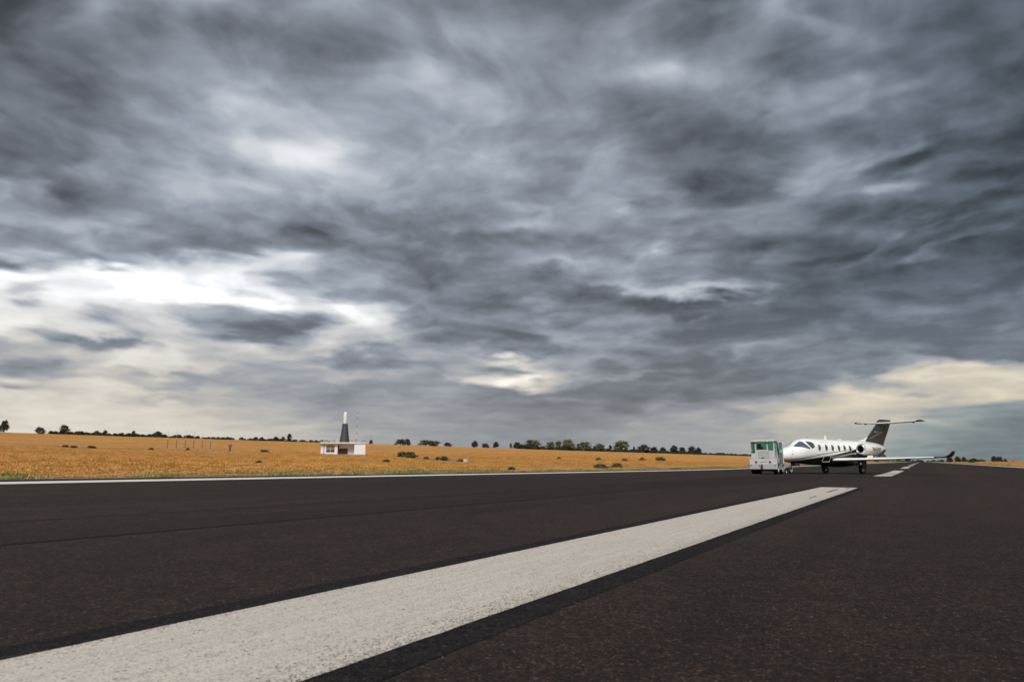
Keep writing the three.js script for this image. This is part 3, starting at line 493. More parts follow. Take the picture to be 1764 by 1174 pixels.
// ---------------------------------------------------------------- antenna masts, cabinet, posts
{
  const grey = mat(0.16, 0.165, 0.175, 0.5), pale = mat(0.42, 0.42, 0.42, 0.5), where = ['leftmost', 'second', 'third', 'fourth', 'fifth', 'rightmost'];
  for (let i = 0; i < 6; i++) {
    const x = lerp(-136.3, -134.2, i / 5), z = -lerp(93.8, 102.7, i / 5), t = thing('antenna_mast', `slim grey antenna mast, ${where[i]} of the row of six in the field`, 'mast', [x, field(x, z), z], 0.9, 'row of six antenna masts');
    mesh('footing', box(0.6, 0.3, 0.6, 0, 0.06, 0), mat(0.4, 0.39, 0.37, 0.9), t); mesh('post', new THREE.CylinderGeometry(0.09, 0.13, 2.0, 10).translate(0, 1.1, 0), grey, t);
    mesh('whip', rod(V(0, 2.1, 0), V(0, 4.3, 0), 0.035, 0.02, 7), pale, t); mesh('crossarm', rod(V(-0.2, 3.6, 0), V(0.2, 3.6, 0), 0.014, 0.014, 6), pale, t); mesh('crossarm', rod(V(-0.15, 3.1, 0), V(0.15, 3.1, 0), 0.014, 0.014, 6), pale, t);
  }
  { const x = -123.8, z = -99.7, t = thing('equipment_post', 'rusty equipment box on a dark post between masts and station', 'utility box', [x, field(x, z), z], 0.9);
    mesh('post', [box(0.3, 1.0, 0.26, 0, 0.4, 0), box(0.55, 0.2, 0.5, 0, 0.02, 0)], mat(0.05, 0.05, 0.048, 0.8), t); const c = mesh('box', rbox(0.72, 0.52, 0.4, 0.03, 0, 1.14, 0), mat(0.2, 0.11, 0.085, 0.7), t); mesh('lid', box(0.8, 0.06, 0.48, 0, 1.43, 0), mat(0.26, 0.2, 0.17, 0.6), c); }
  { const x = -46.9, z = -73.4, t = thing('roadside_cabinet', 'small pale grey cabinet among green weeds by the track', 'cabinet', [x, field(x, z), z], 0.6);
    mesh('plinth', box(0.5, 0.16, 0.4, 0, 0.02, 0), mat(0.3, 0.3, 0.29, 0.9), t); const c = mesh('body', rbox(0.42, 0.36, 0.32, 0.02, 0, 0.26, 0), mat(0.5, 0.52, 0.54, 0.5), t); mesh('door_seam', box(0.02, 0.3, 0.01, 0, 0.26, 0.163), mat(0.1, 0.1, 0.1, 0.8), c); }
  for (const [x, z, h, label] of [[-48.1, -73.9, 0.55, 'short grey marker post beside the roadside cabinet'], [-65.4, -112, 0.5, 'thin marker post in the open golden field'], [-67.7, -134.4, 0.6, 'left of two thin posts below the olive grove'], [-68.1, -138.1, 0.6, 'right of two thin posts below the olive grove']]) {
    const t = thing('marker_post', label, 'post', [x, field(x, z), z]); mesh('post', rod(V(0, -0.1, 0), V(0, h, 0), 0.05, 0.045), mat(0.14, 0.13, 0.12, 0.8), t); mesh('cap', new THREE.CylinderGeometry(0.02, 0.07, 0.06, 10).translate(0, h + 0.02, 0), mat(0.3, 0.3, 0.28, 0.6), t);
  }
  { const x = 24.4, z = -241, t = thing('runway_sign', 'small red sign board on the grass near the right edge', 'sign', [x, field(x, z), z], 0.1);
    for (const s of [-1, 1]) mesh('leg', box(0.07, 0.5, 0.07, s * 0.22, 0.2, 0), mat(0.3, 0.3, 0.3, 0.6), t); const p = mesh('panel', rbox(0.62, 0.75, 0.12, 0.03, 0, 0.75, 0), mat(0.40, 0.085, 0.075, 0.6), t); for (const y of [1.13, 0.37]) mesh('frame', box(0.66, 0.05, 0.15, 0, y, 0), mat(0.3, 0.1, 0.09, 0.5), p); }
  { const x = 20.9, z = -362, t = thing('marker_board', 'low dark marker board far off at the right runway edge', 'sign', [x, field(x, z), z], 0.1);
    for (const s of [-1, 1]) mesh('leg', box(0.1, 0.4, 0.1, s * 0.8, 0.1, 0), mat(0.1, 0.1, 0.1, 0.7), t); mesh('panel', rbox(2.4, 0.6, 0.14, 0.03, 0, 0.55, 0), mat(0.02, 0.02, 0.021, 0.5), t); }
}

// ---------------------------------------------------------------- tow tractor
const glassMat = (r, g, b) => new THREE.MeshPhysicalMaterial({ color: lin(r, g, b), roughness: 0.04, transmission: 1, thickness: 0, ior: 1.5 });
const rubber = mat(0.016, 0.016, 0.017, 0.85), chrome = mat(0.6, 0.6, 0.6, 0.25, { metalness: 1 }), blackTrim = mat(0.018, 0.018, 0.02, 0.55);
function wheel(name, parent, x, y, z, r, w, axis = 'x', hub = mat(0.55, 0.55, 0.54, 0.45)) {
  const pts = [[r * 0.56, -w * 0.42], [r * 0.8, -w * 0.5], [r * 0.94, -w * 0.46], [r, -w * 0.3], [r * 1.0, 0], [r, w * 0.3], [r * 0.94, w * 0.46], [r * 0.8, w * 0.5], [r * 0.56, w * 0.42]].map(([a, b]) => new THREE.Vector2(a, b));
  const turn = (g) => (axis === 'x' ? g.rotateZ(-Math.PI / 2) : g.rotateX(Math.PI / 2)).translate(x, y, z);
  const t = mesh(name, turn(new THREE.LatheGeometry(pts, 30)), rubber, parent);
  const rim = [[0, w * 0.2], [r * 0.18, w * 0.26], [r * 0.22, w * 0.12], [r * 0.46, w * 0.16], [r * 0.57, w * 0.42], [r * 0.6, w * 0.42], [r * 0.6, -w * 0.42], [r * 0.57, -w * 0.42], [r * 0.46, -w * 0.16], [r * 0.22, -w * 0.12], [r * 0.18, -w * 0.26], [0, -w * 0.2]].map(([a, b]) => new THREE.Vector2(a, b));
  mesh('rim', turn(new THREE.LatheGeometry(rim, 24)), hub, t); return t;
}
function prism(outline, depth, bevel = 0.02) {                    // outline in (x, y), extruded along z and centred
  const s = new THREE.Shape(outline.map(([x, y]) => new THREE.Vector2(x, y)));
  return new THREE.ExtrudeGeometry(s, { depth: depth - 2 * bevel, bevelEnabled: bevel > 0, bevelThickness: bevel, bevelSize: bevel, bevelOffset: -bevel, bevelSegments: 2 }).translate(0, 0, -depth / 2 + bevel);
}
function framed(outer, holes, depth, bevel = 0.012) {
  const s = new THREE.Shape(outer.map(([x, y]) => new THREE.Vector2(x, y)));
  for (const [x0, y0, x1, y1, r = 0.05] of holes) { const p = new THREE.Path(); p.moveTo(x0 + r, y0); p.lineTo(x1 - r, y0); p.quadraticCurveTo(x1, y0, x1, y0 + r); p.lineTo(x1, y1 - r); p.quadraticCurveTo(x1, y1, x1 - r, y1); p.lineTo(x0 + r, y1); p.quadraticCurveTo(x0, y1, x0, y1 - r); p.lineTo(x0, y0 + r); p.quadraticCurveTo(x0, y0, x0 + r, y0); s.holes.push(p); }
  return new THREE.ExtrudeGeometry(s, { depth, bevelEnabled: true, bevelThickness: bevel, bevelSize: bevel, bevelOffset: -bevel, bevelSegments: 2 });
}
{
  const tx = -6.48, tz = -45.96, t = thing('tow_tractor', 'white airport tow tractor with enclosed cab and amber roof lights', 'tractor', [tx, land(tx, tz - 1.3) , tz], 0);
  const white = mat(0.52, 0.525, 0.53, 0.35), greyW = mat(0.42, 0.42, 0.415, 0.42), green = glassMat(0.5, 0.8, 0.7), seatM = mat(0.014, 0.012, 0.012, 0.7);
  // local axes: x right, y up, -z forward; the rear bumper is at z = 0
  const side = [[0.0, 0.30], [0.0, 0.90], [-0.02, 0.93], [-1.0, 0.93], [-2.72, 0.86], [-2.86, 0.78], [-2.88, 0.32], [-2.6, 0.28], [-2.48, 0.28], [-2.46, 0.50], [-2.3, 0.66], [-1.98, 0.66], [-1.82, 0.5], [-1.8, 0.28], [-0.94, 0.28], [-0.92, 0.52], [-0.76, 0.68], [-0.36, 0.68], [-0.2, 0.52], [-0.18, 0.3]];
  const body = mesh('body', prism(side.map(([z, y]) => [-z, y]), 1.64, 0.025).rotateY(Math.PI / 2), white, t);
  mesh('bumper_plate', rbox(1.62, 0.34, 0.06, 0.02, 0, 0.47, 0.02), greyW, body);
  mesh('deck_edge', box(1.5, 0.02, 0.3, 0, 0.94, -0.2), blackTrim, body);
  mesh('chassis', box(1.3, 0.2, 2.5, 0, 0.3, -1.4), mat(0.02, 0.02, 0.02, 0.8), t);
  for (const s of [-1, 1]) { const l = mesh('tail_light', new THREE.CylinderGeometry(0.062, 0.062, 0.03, 20).rotateX(Math.PI / 2).translate(s * 0.41, 0.755, 0.03), mat(0.32, 0.012, 0.02, 0.25), t); mesh('bezel', new THREE.TorusGeometry(0.066, 0.007, 8, 24).translate(s * 0.41, 0.755, 0.035), chrome, l); }
  mesh('name_plate', box(0.46, 0.035, 0.006, 0.02, 0.755, 0.008), mat(0.5, 0.26, 0.28, 0.5), body);
  for (const x of [-0.72, -0.22, 0.69]) mesh('bumper_bolt', new THREE.CylinderGeometry(0.032, 0.032, 0.03, 14).rotateX(Math.PI / 2).translate(x, 0.545, 0.06), mat(0.06, 0.06, 0.09, 0.4), body);
  const hitch = mesh('tow_hitch', rbox(0.12, 0.2, 0.16, 0.02, -0.08, 0.46, 0.09), mat(0.09, 0.08, 0.075, 0.5, { metalness: 0.6 }), t); mesh('hitch_pin', rod(V(-0.08, 0.3, 0.13), V(-0.08, 0.66, 0.13), 0.022), mat(0.16, 0.1, 0.08, 0.5, { metalness: 0.6 }), hitch);
  for (const z of [-0.56, -2.14]) for (const s of [-1, 1]) wheel('wheel', t, s * 0.66, 0.33, z, 0.33, 0.28);
  for (const s of [-1, 1]) mesh('mud_flap', box(0.3, 0.2, 0.02, s * 0.62, 0.28, -0.12), rubber, t);
  // cab
  const cab = new THREE.Group(); cab.name = 'cab'; t.add(cab); cab.position.set(0, 0.93, -0.16);
  const rear = [[-0.72, 0], [0.72, 0], [0.70, 1.02], [0.66, 1.08], [-0.66, 1.08], [-0.70, 1.02]];
  mesh('rear_wall', framed(rear, [[-0.655, 0.40, -0.50, 1.0], [-0.36, 0.60, 0.2, 1.0], [0.34, 0.56, 0.60, 1.0]], 0.05), white, cab);
  const panes = [[-0.58, 0.7, 0.17, 0.61], [-0.08, 0.8, 0.58, 0.41], [0.47, 0.78, 0.27, 0.45]];
  for (const [x, y, w, h] of panes) { mesh('window', box(w, h, 0.008, x, y, 0.025), green, cab); }
  for (const [x, y, w, h] of panes) mesh('gasket', framed([[x - w / 2 - 0.02, y - h / 2 - 0.02], [x + w / 2 + 0.02, y - h / 2 - 0.02], [x + w / 2 + 0.02, y + h / 2 + 0.02], [x - w / 2 - 0.02, y + h / 2 + 0.02]], [[x - w / 2 + 0.005, y - h / 2 + 0.005, x + w / 2 - 0.005, y + h / 2 - 0.005]], 0.012, 0.004).translate(0, 0, 0.058), blackTrim, cab);
  mesh('access_panel', rbox(0.66, 0.52, 0.05, 0.02, 0.06, 0.27, 0.07), greyW, cab); mesh('panel_latch', rbox(0.18, 0.07, 0.04, 0.015, -0.02, 0.045, 0.11), mat(0.03, 0.03, 0.05, 0.4), cab);
  mesh('side_wall', framed([[0.02, 0], [1.36, 0], [1.16, 1.05], [0.02, 1.05]], [[0.14, 0.5, 1.1, 0.98]], 0.03).rotateY(Math.PI / 2).translate(-0.72, 0, 0), white, cab);
  mesh('window', box(0.008, 0.5, 0.98, -0.705, 0.74, -0.62), green, cab);
  // right side: the door opening, with its door swung open
  mesh('door_pillar', [rod(V(0.70, 0, -0.03), V(0.68, 1.05, -0.03), 0.035), rod(V(0.70, 0, -1.34), V(0.67, 1.05, -1.14), 0.035), box(0.05, 0.06, 1.14, 0.68, 1.03, -0.58)], blackTrim, cab);
  const door = new THREE.Group(); door.name = 'door'; t.add(door); door.position.set(0.74, 0.93, -1.44);
  door.rotation.y = 0.4;
  mesh('panel', framed([[0, -0.3], [1.0, -0.3], [1.0, 0.9], [0.96, 1.02], [0.12, 1.02], [0, 0.45]], [[0.16, 0.42, 0.93, 0.95]], 0.03).rotateY(-Math.PI / 2), white, door);
  mesh('window', box(0.008, 0.55, 0.79, -0.015, 0.685, 0.545), green, door); mesh('handle', box(0.03, 0.04, 0.14, 0.03, 0.2, 0.86), blackTrim, door);
  // roof, windscreen, lights, interior
  const roof = mesh('roof', rbox(1.46, 0.11, 1.36, 0.05, 0, 1.115, -0.56), white, cab); mesh('drip_rail', box(1.4, 0.03, 0.03, 0, 1.06, 0.1), greyW, roof);
  for (const x of [-0.44, 0.29]) { const l = mesh('amber_light', new THREE.SphereGeometry(0.065, 18, 12, 0, Math.PI * 2, 0, Math.PI / 2).rotateX(Math.PI / 2).scale(1.1, 0.9, 0.8).translate(x, 1.075, 0.13), new THREE.MeshStandardMaterial({ color: lin(0.9, 0.62, 0.07), roughness: 0.25 }), cab); mesh('lamp_base', new THREE.CylinderGeometry(0.075, 0.075, 0.03, 18).rotateX(Math.PI / 2).translate(x, 1.075, 0.115), blackTrim, l); }
  mesh('windscreen', new THREE.BoxGeometry(1.3, 0.62, 0.008).rotateX(0.2).translate(0, 0.76, -1.22), green, cab); mesh('dashboard', [box(1.36, 0.48, 0.08, 0, 0.24, -1.32)], white, cab);
  const seat = mesh('driver_seat', rbox(0.46, 0.66, 0.12, 0.05, -0.26, 0.42, -0.3), seatM, cab); mesh('headrest', rbox(0.26, 0.2, 0.1, 0.05, -0.27, 0.85, -0.28), seatM, seat); mesh('cushion', rbox(0.46, 0.12, 0.46, 0.05, -0.26, 0.1, -0.54), seatM, seat);
  mesh('steering_wheel', new THREE.TorusGeometry(0.19, 0.02, 8, 24).rotateX(-0.9).translate(-0.26, 0.52, -0.98), blackTrim, cab);
  for (const s of [-1, 1]) mesh('headlight', new THREE.CylinderGeometry(0.08, 0.08, 0.04, 18).rotateX(Math.PI / 2).translate(s * 0.6, 0.62, -2.88), mat(0.7, 0.7, 0.68, 0.15), t);
}
// ---------------------------------------------------------------- tow bar
{
  const a = V(-6.3, 0, -48.84), b = V(-5.78, 0, -51.1), L = a.distanceTo(b), y = land(-6, -50), t = thing('tow_bar', 'dark blue tow bar linking the tractor to the nose wheel', 'tow bar', [a.x, y, a.z], Math.atan2(a.x - b.x, a.z - b.z));
  const navy = mat(0.03, 0.045, 0.085, 0.45), grey = mat(0.4, 0.39, 0.38, 0.5);
  mesh('bar', rod(V(0, 0.40, 0), V(0, 0.34, -L + 0.2), 0.055), navy, t); mesh('brace', rod(V(0, 0.56, -0.1), V(0, 0.44, -1.2), 0.03), grey, t); mesh('eye', new THREE.TorusGeometry(0.07, 0.02, 8, 18).rotateX(Math.PI / 2).translate(0, 0.4, 0.04), grey, t);
  mesh('fork', [rod(V(0, 0.34, -L + 0.25), V(0.16, 0.3, -L), 0.03), rod(V(0, 0.34, -L + 0.25), V(-0.16, 0.3, -L), 0.03)], navy, t);
  mesh('axle', rod(V(-0.26, 0.14, -1.0), V(0.26, 0.14, -1.0), 0.02), grey, t); for (const s of [-1, 1]) wheel('wheel', t, s * 0.3, 0.14, -1.0, 0.14, 0.09); mesh('axle_bracket', rod(V(0, 0.38, -1.0), V(0, 0.14, -1.0), 0.03), navy, t);
}

// ---------------------------------------------------------------- business jet
// local axes: x aft from the nose datum, y up from the ground, z to port (the side that faces the camera)
const NOSE = V(-6.572, 0, -49.886), AFT = 0.50274;
const jet = thing('business_jet', 'white and black twin-engine business jet with gold stripe and dark T-tail', 'airplane', [NOSE.x, 0, NOSE.z], Math.PI / 2 - AFT);
{
  const at = (s, z) => [NOSE.x + s * Math.sin(AFT) + z * Math.cos(AFT), NOSE.z - s * Math.cos(AFT) + z * Math.sin(AFT)];
  const gN = land(...at(1.75, 0)), gP = land(...at(7.6, 1.42)), gS = land(...at(7.6, -1.42)), pitch = ((gP + gS) / 2 - gN) / 5.85, roll = -(gP - gS) / 2.84;
  jet.rotation.order = 'YXZ'; jet.rotation.x = roll; jet.rotation.z = pitch; jet.position.y = (gP + gS) / 2 - 7.6 * pitch;
}
const FUS = [[.5, 1.20, 1.12, .03], [.58, 1.36, .98, .16], [.8, 1.53, .87, .32], [1.2, 1.70, .79, .50], [1.7, 1.84, .74, .64], [2.05, 1.97, .71, .71], [2.45, 2.19, .68, .77], [2.9, 2.35, .66, .81], [3.5, 2.42, .62, .84], [4.5, 2.42, .58, .86], [6, 2.41, .53, .87], [7.6, 2.40, .52, .87], [8.8, 2.39, .62, .86], [9.8, 2.37, .84, .76], [10.8, 2.33, 1.08, .60], [11.8, 2.24, 1.30, .40], [12.5, 2.10, 1.46, .24], [12.85, 1.98, 1.62, .12], [12.95, 1.86, 1.76, .03]];
function hermite(s, c) {
  let i = 0; while (i < FUS.length - 2 && FUS[i + 1][0] < s) i++;
  const m = (k) => { const a = FUS[Math.max(0, k - 1)], b = FUS[Math.min(FUS.length - 1, k + 1)]; return (b[c] - a[c]) / (b[0] - a[0]); }, a = FUS[i], b = FUS[i + 1], h = b[0] - a[0], t = (s - a[0]) / h;
  return (2 * t ** 3 - 3 * t ** 2 + 1) * a[c] + (t ** 3 - 2 * t ** 2 + t) * h * m(i) + (-2 * t ** 3 + 3 * t ** 2) * b[c] + (t ** 3 - t ** 2) * h * m(i + 1);
}
const ring = (s) => { const top = hermite(s, 1), bot = hermite(s, 2); return { yc: (top + bot) / 2, b: (top - bot) / 2, a: hermite(s, 3) }; };
const PW = 2.2;
function skin(s, y, port, off = 0) {                                // a point of the fuselage side at station s and height y
  const at = (ss, yy) => { const r = ring(ss), k = clamp(Math.abs((yy - r.yc) / r.b), 0, 0.9995); return V(ss, r.yc + Math.sign(yy - r.yc) * k * r.b, r.a * Math.pow(1 - Math.pow(k, PW), 1 / PW)); };
  const p = at(s, y); if (off) { const n = at(s + 0.01, y).sub(at(s - 0.01, y)).cross(at(s, y + 0.008).sub(at(s, y - 0.008))).normalize(); p.addScaledVector(n, off * (n.z < 0 ? -1 : 1)); }
  if (!port) p.z = -p.z; return p;
}
function lacquer(r, g, b) { return new THREE.MeshPhysicalMaterial({ color: lin(r, g, b), roughness: 0.35, clearcoat: 0.8, clearcoatRoughness: 0.08 }); }
const jetWhite = lacquer(0.78, 0.775, 0.75), jetBlack = lacquer(0.012, 0.012, 0.014), charcoal = new THREE.MeshPhysicalMaterial({ color: lin(0.024, 0.025, 0.027), roughness: 0.45, clearcoat: 0.25, clearcoatRoughness: 0.2 }), gold = mat(0.36, 0.21, 0.075, 0.35, { metalness: 0.3 }), cabinGlass = new THREE.MeshPhysicalMaterial({ color: lin(0.05, 0.055, 0.07), roughness: 0.06, clearcoat: 1 }), screenGlass = new THREE.MeshPhysicalMaterial({ color: lin(0.06, 0.085, 0.13), roughness: 0.05, clearcoat: 1 }), alloy = mat(0.72, 0.73, 0.76, 0.28, { metalness: 0.85 });
{
  // livery on the fuselage, by station and height: white over black with a gold line between
  const cv = document.createElement('canvas'); cv.width = 2048; cv.height = 512; const c = cv.getContext('2d'), X = (s) => s / 13.2 * 2048, Y = (y) => 512 - y / 2.6 * 512;
  c.fillStyle = 'rgb(240,240,235)'; c.fillRect(0, 0, 2048, 512);
  const path = (pts) => { c.beginPath(); pts.forEach(([s, y], i) => (i ? c.lineTo(X(s), Y(y)) : c.moveTo(X(s), Y(y)))); };
  const belly = [[0.3, 0.74], [1.18, 0.79], [1.54, .825], [2.16, .90], [3.19, 1.02], [4.09, 1.14], [4.94, 1.247], [5.84, 1.367], [6.93, 1.548], [7.85, 1.71], [8.6, 1.86], [9.4, 2.02]];
  c.fillStyle = 'rgb(18,18,20)'; path([...belly, [10.2, 2.02], [9.3, 1.74], [8.6, 1.60], [7.74, 1.45], [7.74, 1.38], [9.0, 1.56], [10.5, 1.76], [13.2, 1.80], [13.2, 0], [0.3, 0]]); c.closePath(); c.fill();
  c.fillStyle = 'rgb(205,196,160)'; path([[5.6, 1.15], [6.36, 1.285], [7.74, 1.46], [8.6, 1.61], [9.3, 1.74], [9.3, 1.70], [8.6, 1.57], [7.74, 1.41], [6.36, 1.24]]); c.closePath(); c.fill();
  c.strokeStyle = 'rgb(150,112,60)'; c.lineWidth = 9; path([[1.3, 0.91], [1.61, .953], [2.31, 1.052], [3.12, 1.174], [4.05, 1.322], [5.59, 1.493], [6.67, 1.6], [7.7, 1.76]]); c.stroke();
  c.strokeStyle = 'rgb(70,48,26)'; c.lineWidth = 3; path([[1.3, 0.93], [1.61, .975], [2.31, 1.075], [3.12, 1.198], [4.05, 1.348], [5.59, 1.518], [6.67, 1.625]]); c.stroke();
  c.strokeStyle = 'rgb(160,160,156)'; c.lineWidth = 1; for (const s of [1.25, 3.55, 5.65, 8.1, 9.6]) { path([[s, 0.4], [s, 2.6]]); c.stroke(); }
  const map = new THREE.CanvasTexture(cv); map.colorSpace = THREE.SRGBColorSpace; map.flipY = true;
  const nS = 150, nA = 56, P = [], U = [], I = [];
  for (let i = 0; i <= nS; i++) {
    const s = 0.5 + 12.45 * Math.pow(i / nS, i < 20 ? 1 : 1), r = ring(s);
    for (let j = 0; j <= nA; j++) { const a = j / nA * 2 * Math.PI, ca = Math.cos(a), sa = Math.sin(a), y = r.yc + r.b * Math.sign(ca) * Math.abs(ca) ** (2 / PW), z = r.a * Math.sign(sa) * Math.abs(sa) ** (2 / PW); P.push(s, y, z); U.push(s / 13.2, y / 2.6); if (i && j) { const k = i * (nA + 1) + j; I.push(k - nA - 2, k - 1, k - nA - 1, k - nA - 1, k - 1, k); } }
  }
  const g = new THREE.BufferGeometry(); g.setAttribute('position', new THREE.Float32BufferAttribute(P, 3)); g.setAttribute('uv', new THREE.Float32BufferAttribute(U, 2)); g.setIndex(I); g.computeVertexNormals();
  const fus = mesh('fuselage', g, new THREE.MeshPhysicalMaterial({ map, roughness: 0.34, clearcoat: 0.8, clearcoatRoughness: 0.08 }), jet);
  // patches that lie on the skin
  function patch(outline, port, off, rings = 5) {                  // outline in (s, y), star-shaped about its centre
    const n = outline.length, cs = outline.reduce((a, p) => a + p[0], 0) / n, cy = outline.reduce((a, p) => a + p[1], 0) / n, Q = [], J = [];
    const dense = outline.flatMap((p, i) => { const q = outline[(i + 1) % n]; return [0, 0.25, 0.5, 0.75].map((t) => [lerp(p[0], q[0], t), lerp(p[1], q[1], t)]); }), m = dense.length;
    for (let k = 0; k <= rings; k++) for (let i = 0; i < m; i++) { const t = k / rings, p = skin(lerp(cs, dense[i][0], t), lerp(cy, dense[i][1], t), port, off); Q.push(p.x, p.y, p.z); if (k) { const a = (k - 1) * m + i, b = (k - 1) * m + (i + 1) % m, c2 = k * m + i, d = k * m + (i + 1) % m; J.push(...(port ? [a, c2, b, b, c2, d] : [a, b, c2, b, d, c2])); } }
    const gg = new THREE.BufferGeometry(); gg.setAttribute('position', new THREE.Float32BufferAttribute(Q, 3)); gg.setIndex(J); gg.computeVertexNormals(); return gg;
  }
  const loop = (outline, port, off, r) => new THREE.TubeGeometry(new THREE.CatmullRomCurve3(outline.map(([s, y]) => skin(s, y, port, off)), true, 'catmullrom', 0.2), outline.length * 6, r, 6, true);
  const oval = (s, y, a, b, n = 20) => Array.from({ length: n }, (_, i) => { const t = i / n * 2 * Math.PI, cc = Math.cos(t), ss = Math.sin(t); return [s + a * Math.sign(cc) * Math.abs(cc) ** 0.85, y + b * Math.sign(ss) * Math.abs(ss) ** 0.85]; });
  for (const port of [true, false]) {
    for (const s of [3.85, 4.6, 5.3, 6.01, 6.67, 7.31]) { const o = oval(s, 1.775, 0.135, 0.195), w = mesh('cabin_window', patch(o, port, 0.006), cabinGlass, jet); mesh('window_frame', loop(oval(s, 1.775, 0.15, 0.21), port, 0.004, 0.012), alloy, w); }
    const ws = [[1.8, 1.821], [2.08, 1.957], [2.38, 2.12], [2.47, 2.165], [2.57, 2.14], [2.62, 1.993], [2.75, 1.834], [2.88, 1.715], [2.8, 1.668], [2.64, 1.719], [2.38, 1.772], [2.06, 1.80]];
    const sw = [[2.80, 2.17], [2.97, 2.165], [3.25, 2.125], [3.36, 2.02], [3.39, 1.865], [3.29, 1.774], [3.1, 1.71], [2.97, 1.81], [2.83, 1.985]];
    const a = mesh('windshield', patch(ws, port, 0.008), screenGlass, jet); mesh('windshield_frame', loop(ws, port, 0.006, 0.012), blackTrim, a);
    const b = mesh('cockpit_side_window', patch(sw, port, 0.008), cabinGlass, jet); mesh('window_frame', loop(sw, port, 0.006, 0.012), blackTrim, b);
  }
  // air-stair door on the port side
  const dO = [[4.30, 2.14], [4.40, 2.19], [4.88, 2.19], [4.98, 2.14], [5.02, 1.8], [5.02, 1.3], [5.05, 0.86], [5.0, 0.82], [4.34, 0.82], [4.29, 0.86], [4.27, 1.3], [4.27, 1.8]];
  const door = mesh('entry_door', loop(dO, true, 0.002, 0.013), mat(0.42, 0.42, 0.41, 0.4), jet);
  mesh('door_handle', new THREE.TubeGeometry(new THREE.CatmullRomCurve3([skin(4.6, 1.42, true, 0.02), skin(4.78, 1.42, true, 0.02)]), 6, 0.014, 6), alloy, door);
  mesh('door_sill', new THREE.TubeGeometry(new THREE.CatmullRomCurve3([skin(4.29, 1.18, true, 0.006), skin(4.28, 0.86, true, 0.006), skin(4.34, 0.82, true, 0.006), skin(5.0, 0.82, true, 0.006), skin(5.06, 0.86, true, 0.006), skin(5.03, 1.26, true, 0.006)], false, 'catmullrom', 0.1), 40, 0.024, 6), mat(0.7, 0.7, 0.68, 0.4), door);
  // small fittings
  mesh('blade_antenna', prism([[5.58, 2.38], [5.86, 2.38], [5.80, 2.68], [5.70, 2.70]], 0.05, 0.015), jetWhite, jet);
  mesh('roof_antenna', rbox(0.34, 0.06, 0.12, 0.02, 7.4, 2.43, 0), jetWhite, jet); mesh('roof_beacon', new THREE.SphereGeometry(0.06, 14, 10).translate(3.75, 2.43, 0), mat(0.35, 0.03, 0.03, 0.3), jet);
  for (const s of [-1, 1]) { const b = skin(1.45, 1.55, s > 0, 0); mesh('pitot_probe', rod(b, V(b.x - 0.12, b.y + 0.02, b.z + s * 0.08), 0.015), alloy, jet); }
  mesh('inspection_cap', patch(oval(1.35, 1.3, 0.06, 0.05, 12), true, 0.004, 2), mat(0.35, 0.35, 0.34, 0.5), jet);
  mesh('tail_light', patch(oval(9.75, 2.12, 0.07, 0.09, 12), true, 0.006, 2), mat(0.05, 0.05, 0.05, 0.4), jet);
  mesh('tail_cone', new THREE.SphereGeometry(0.14, 18, 12).scale(1.3, 1, 0.8).translate(12.9, 1.8, 0), gold, jet);
  const belly2 = mesh('belly_fairing', new THREE.SphereGeometry(1, 32, 20).scale(2.4, 0.36, 0.84).translate(7.0, 0.82, 0), jetBlack, jet); belly2.name = 'belly_fairing';
}
// wings: lofted from aerofoil sections
function foil(n = 14, t = 0.12) { const P = []; const th = (x) => 5 * t * (0.2969 * Math.sqrt(x) - 0.126 * x - 0.3516 * x * x + 0.2843 * x ** 3 - 0.1036 * x ** 4); for (let i = 0; i <= n; i++) { const x = 0.5 + 0.5 * Math.cos(Math.PI * i / n); P.push([x, th(x)]); } for (let i = 1; i < n; i++) { const x = 0.5 - 0.5 * Math.cos(Math.PI * i / n); P.push([x, -th(x) * 0.75]); } return P; }
function loft(sections, t, close = true, part = () => true) {        // section: le (Vector3), chord, up (unit Vector3): span runs from section to section
  const F = foil(14, t), n = F.length, P = [], I = [];
  sections.forEach(({ le, chord, up }) => F.forEach(([x, y]) => { const p = le.clone().add(V(chord * x, 0, 0)).addScaledVector(up, chord * y); P.push(p.x, p.y, p.z); }));
  for (let k = 1; k < sections.length; k++) for (let i = 0; i < n; i++) { if (!part(Math.max(F[i][0], F[(i + 1) % n][0]), i < 14)) continue; const a = (k - 1) * n + i, b = (k - 1) * n + (i + 1) % n, c = k * n + i, d = k * n + (i + 1) % n; I.push(a, b, c, b, d, c); }
  if (close) for (const base of [0, (sections.length - 1) * n]) for (let i = 1; i < n - 1; i++) I.push(base, base + i, base + i + 1);
  const g = new THREE.BufferGeometry(); g.setAttribute('position', new THREE.Float32BufferAttribute(P, 3)); g.setIndex(I); const h = g.toNonIndexed(); return smooth(h, 0.6);
}
function smooth(g, angle) { const m = mergeVertices(g.deleteAttribute('normal') && g, 1e-4); m.computeVertexNormals(); return m; }
const UP = V(0, 1, 0), bright = mat(0.8, 0.8, 0.82, 0.3), navy = mat(0.022, 0.026, 0.045, 0.4);
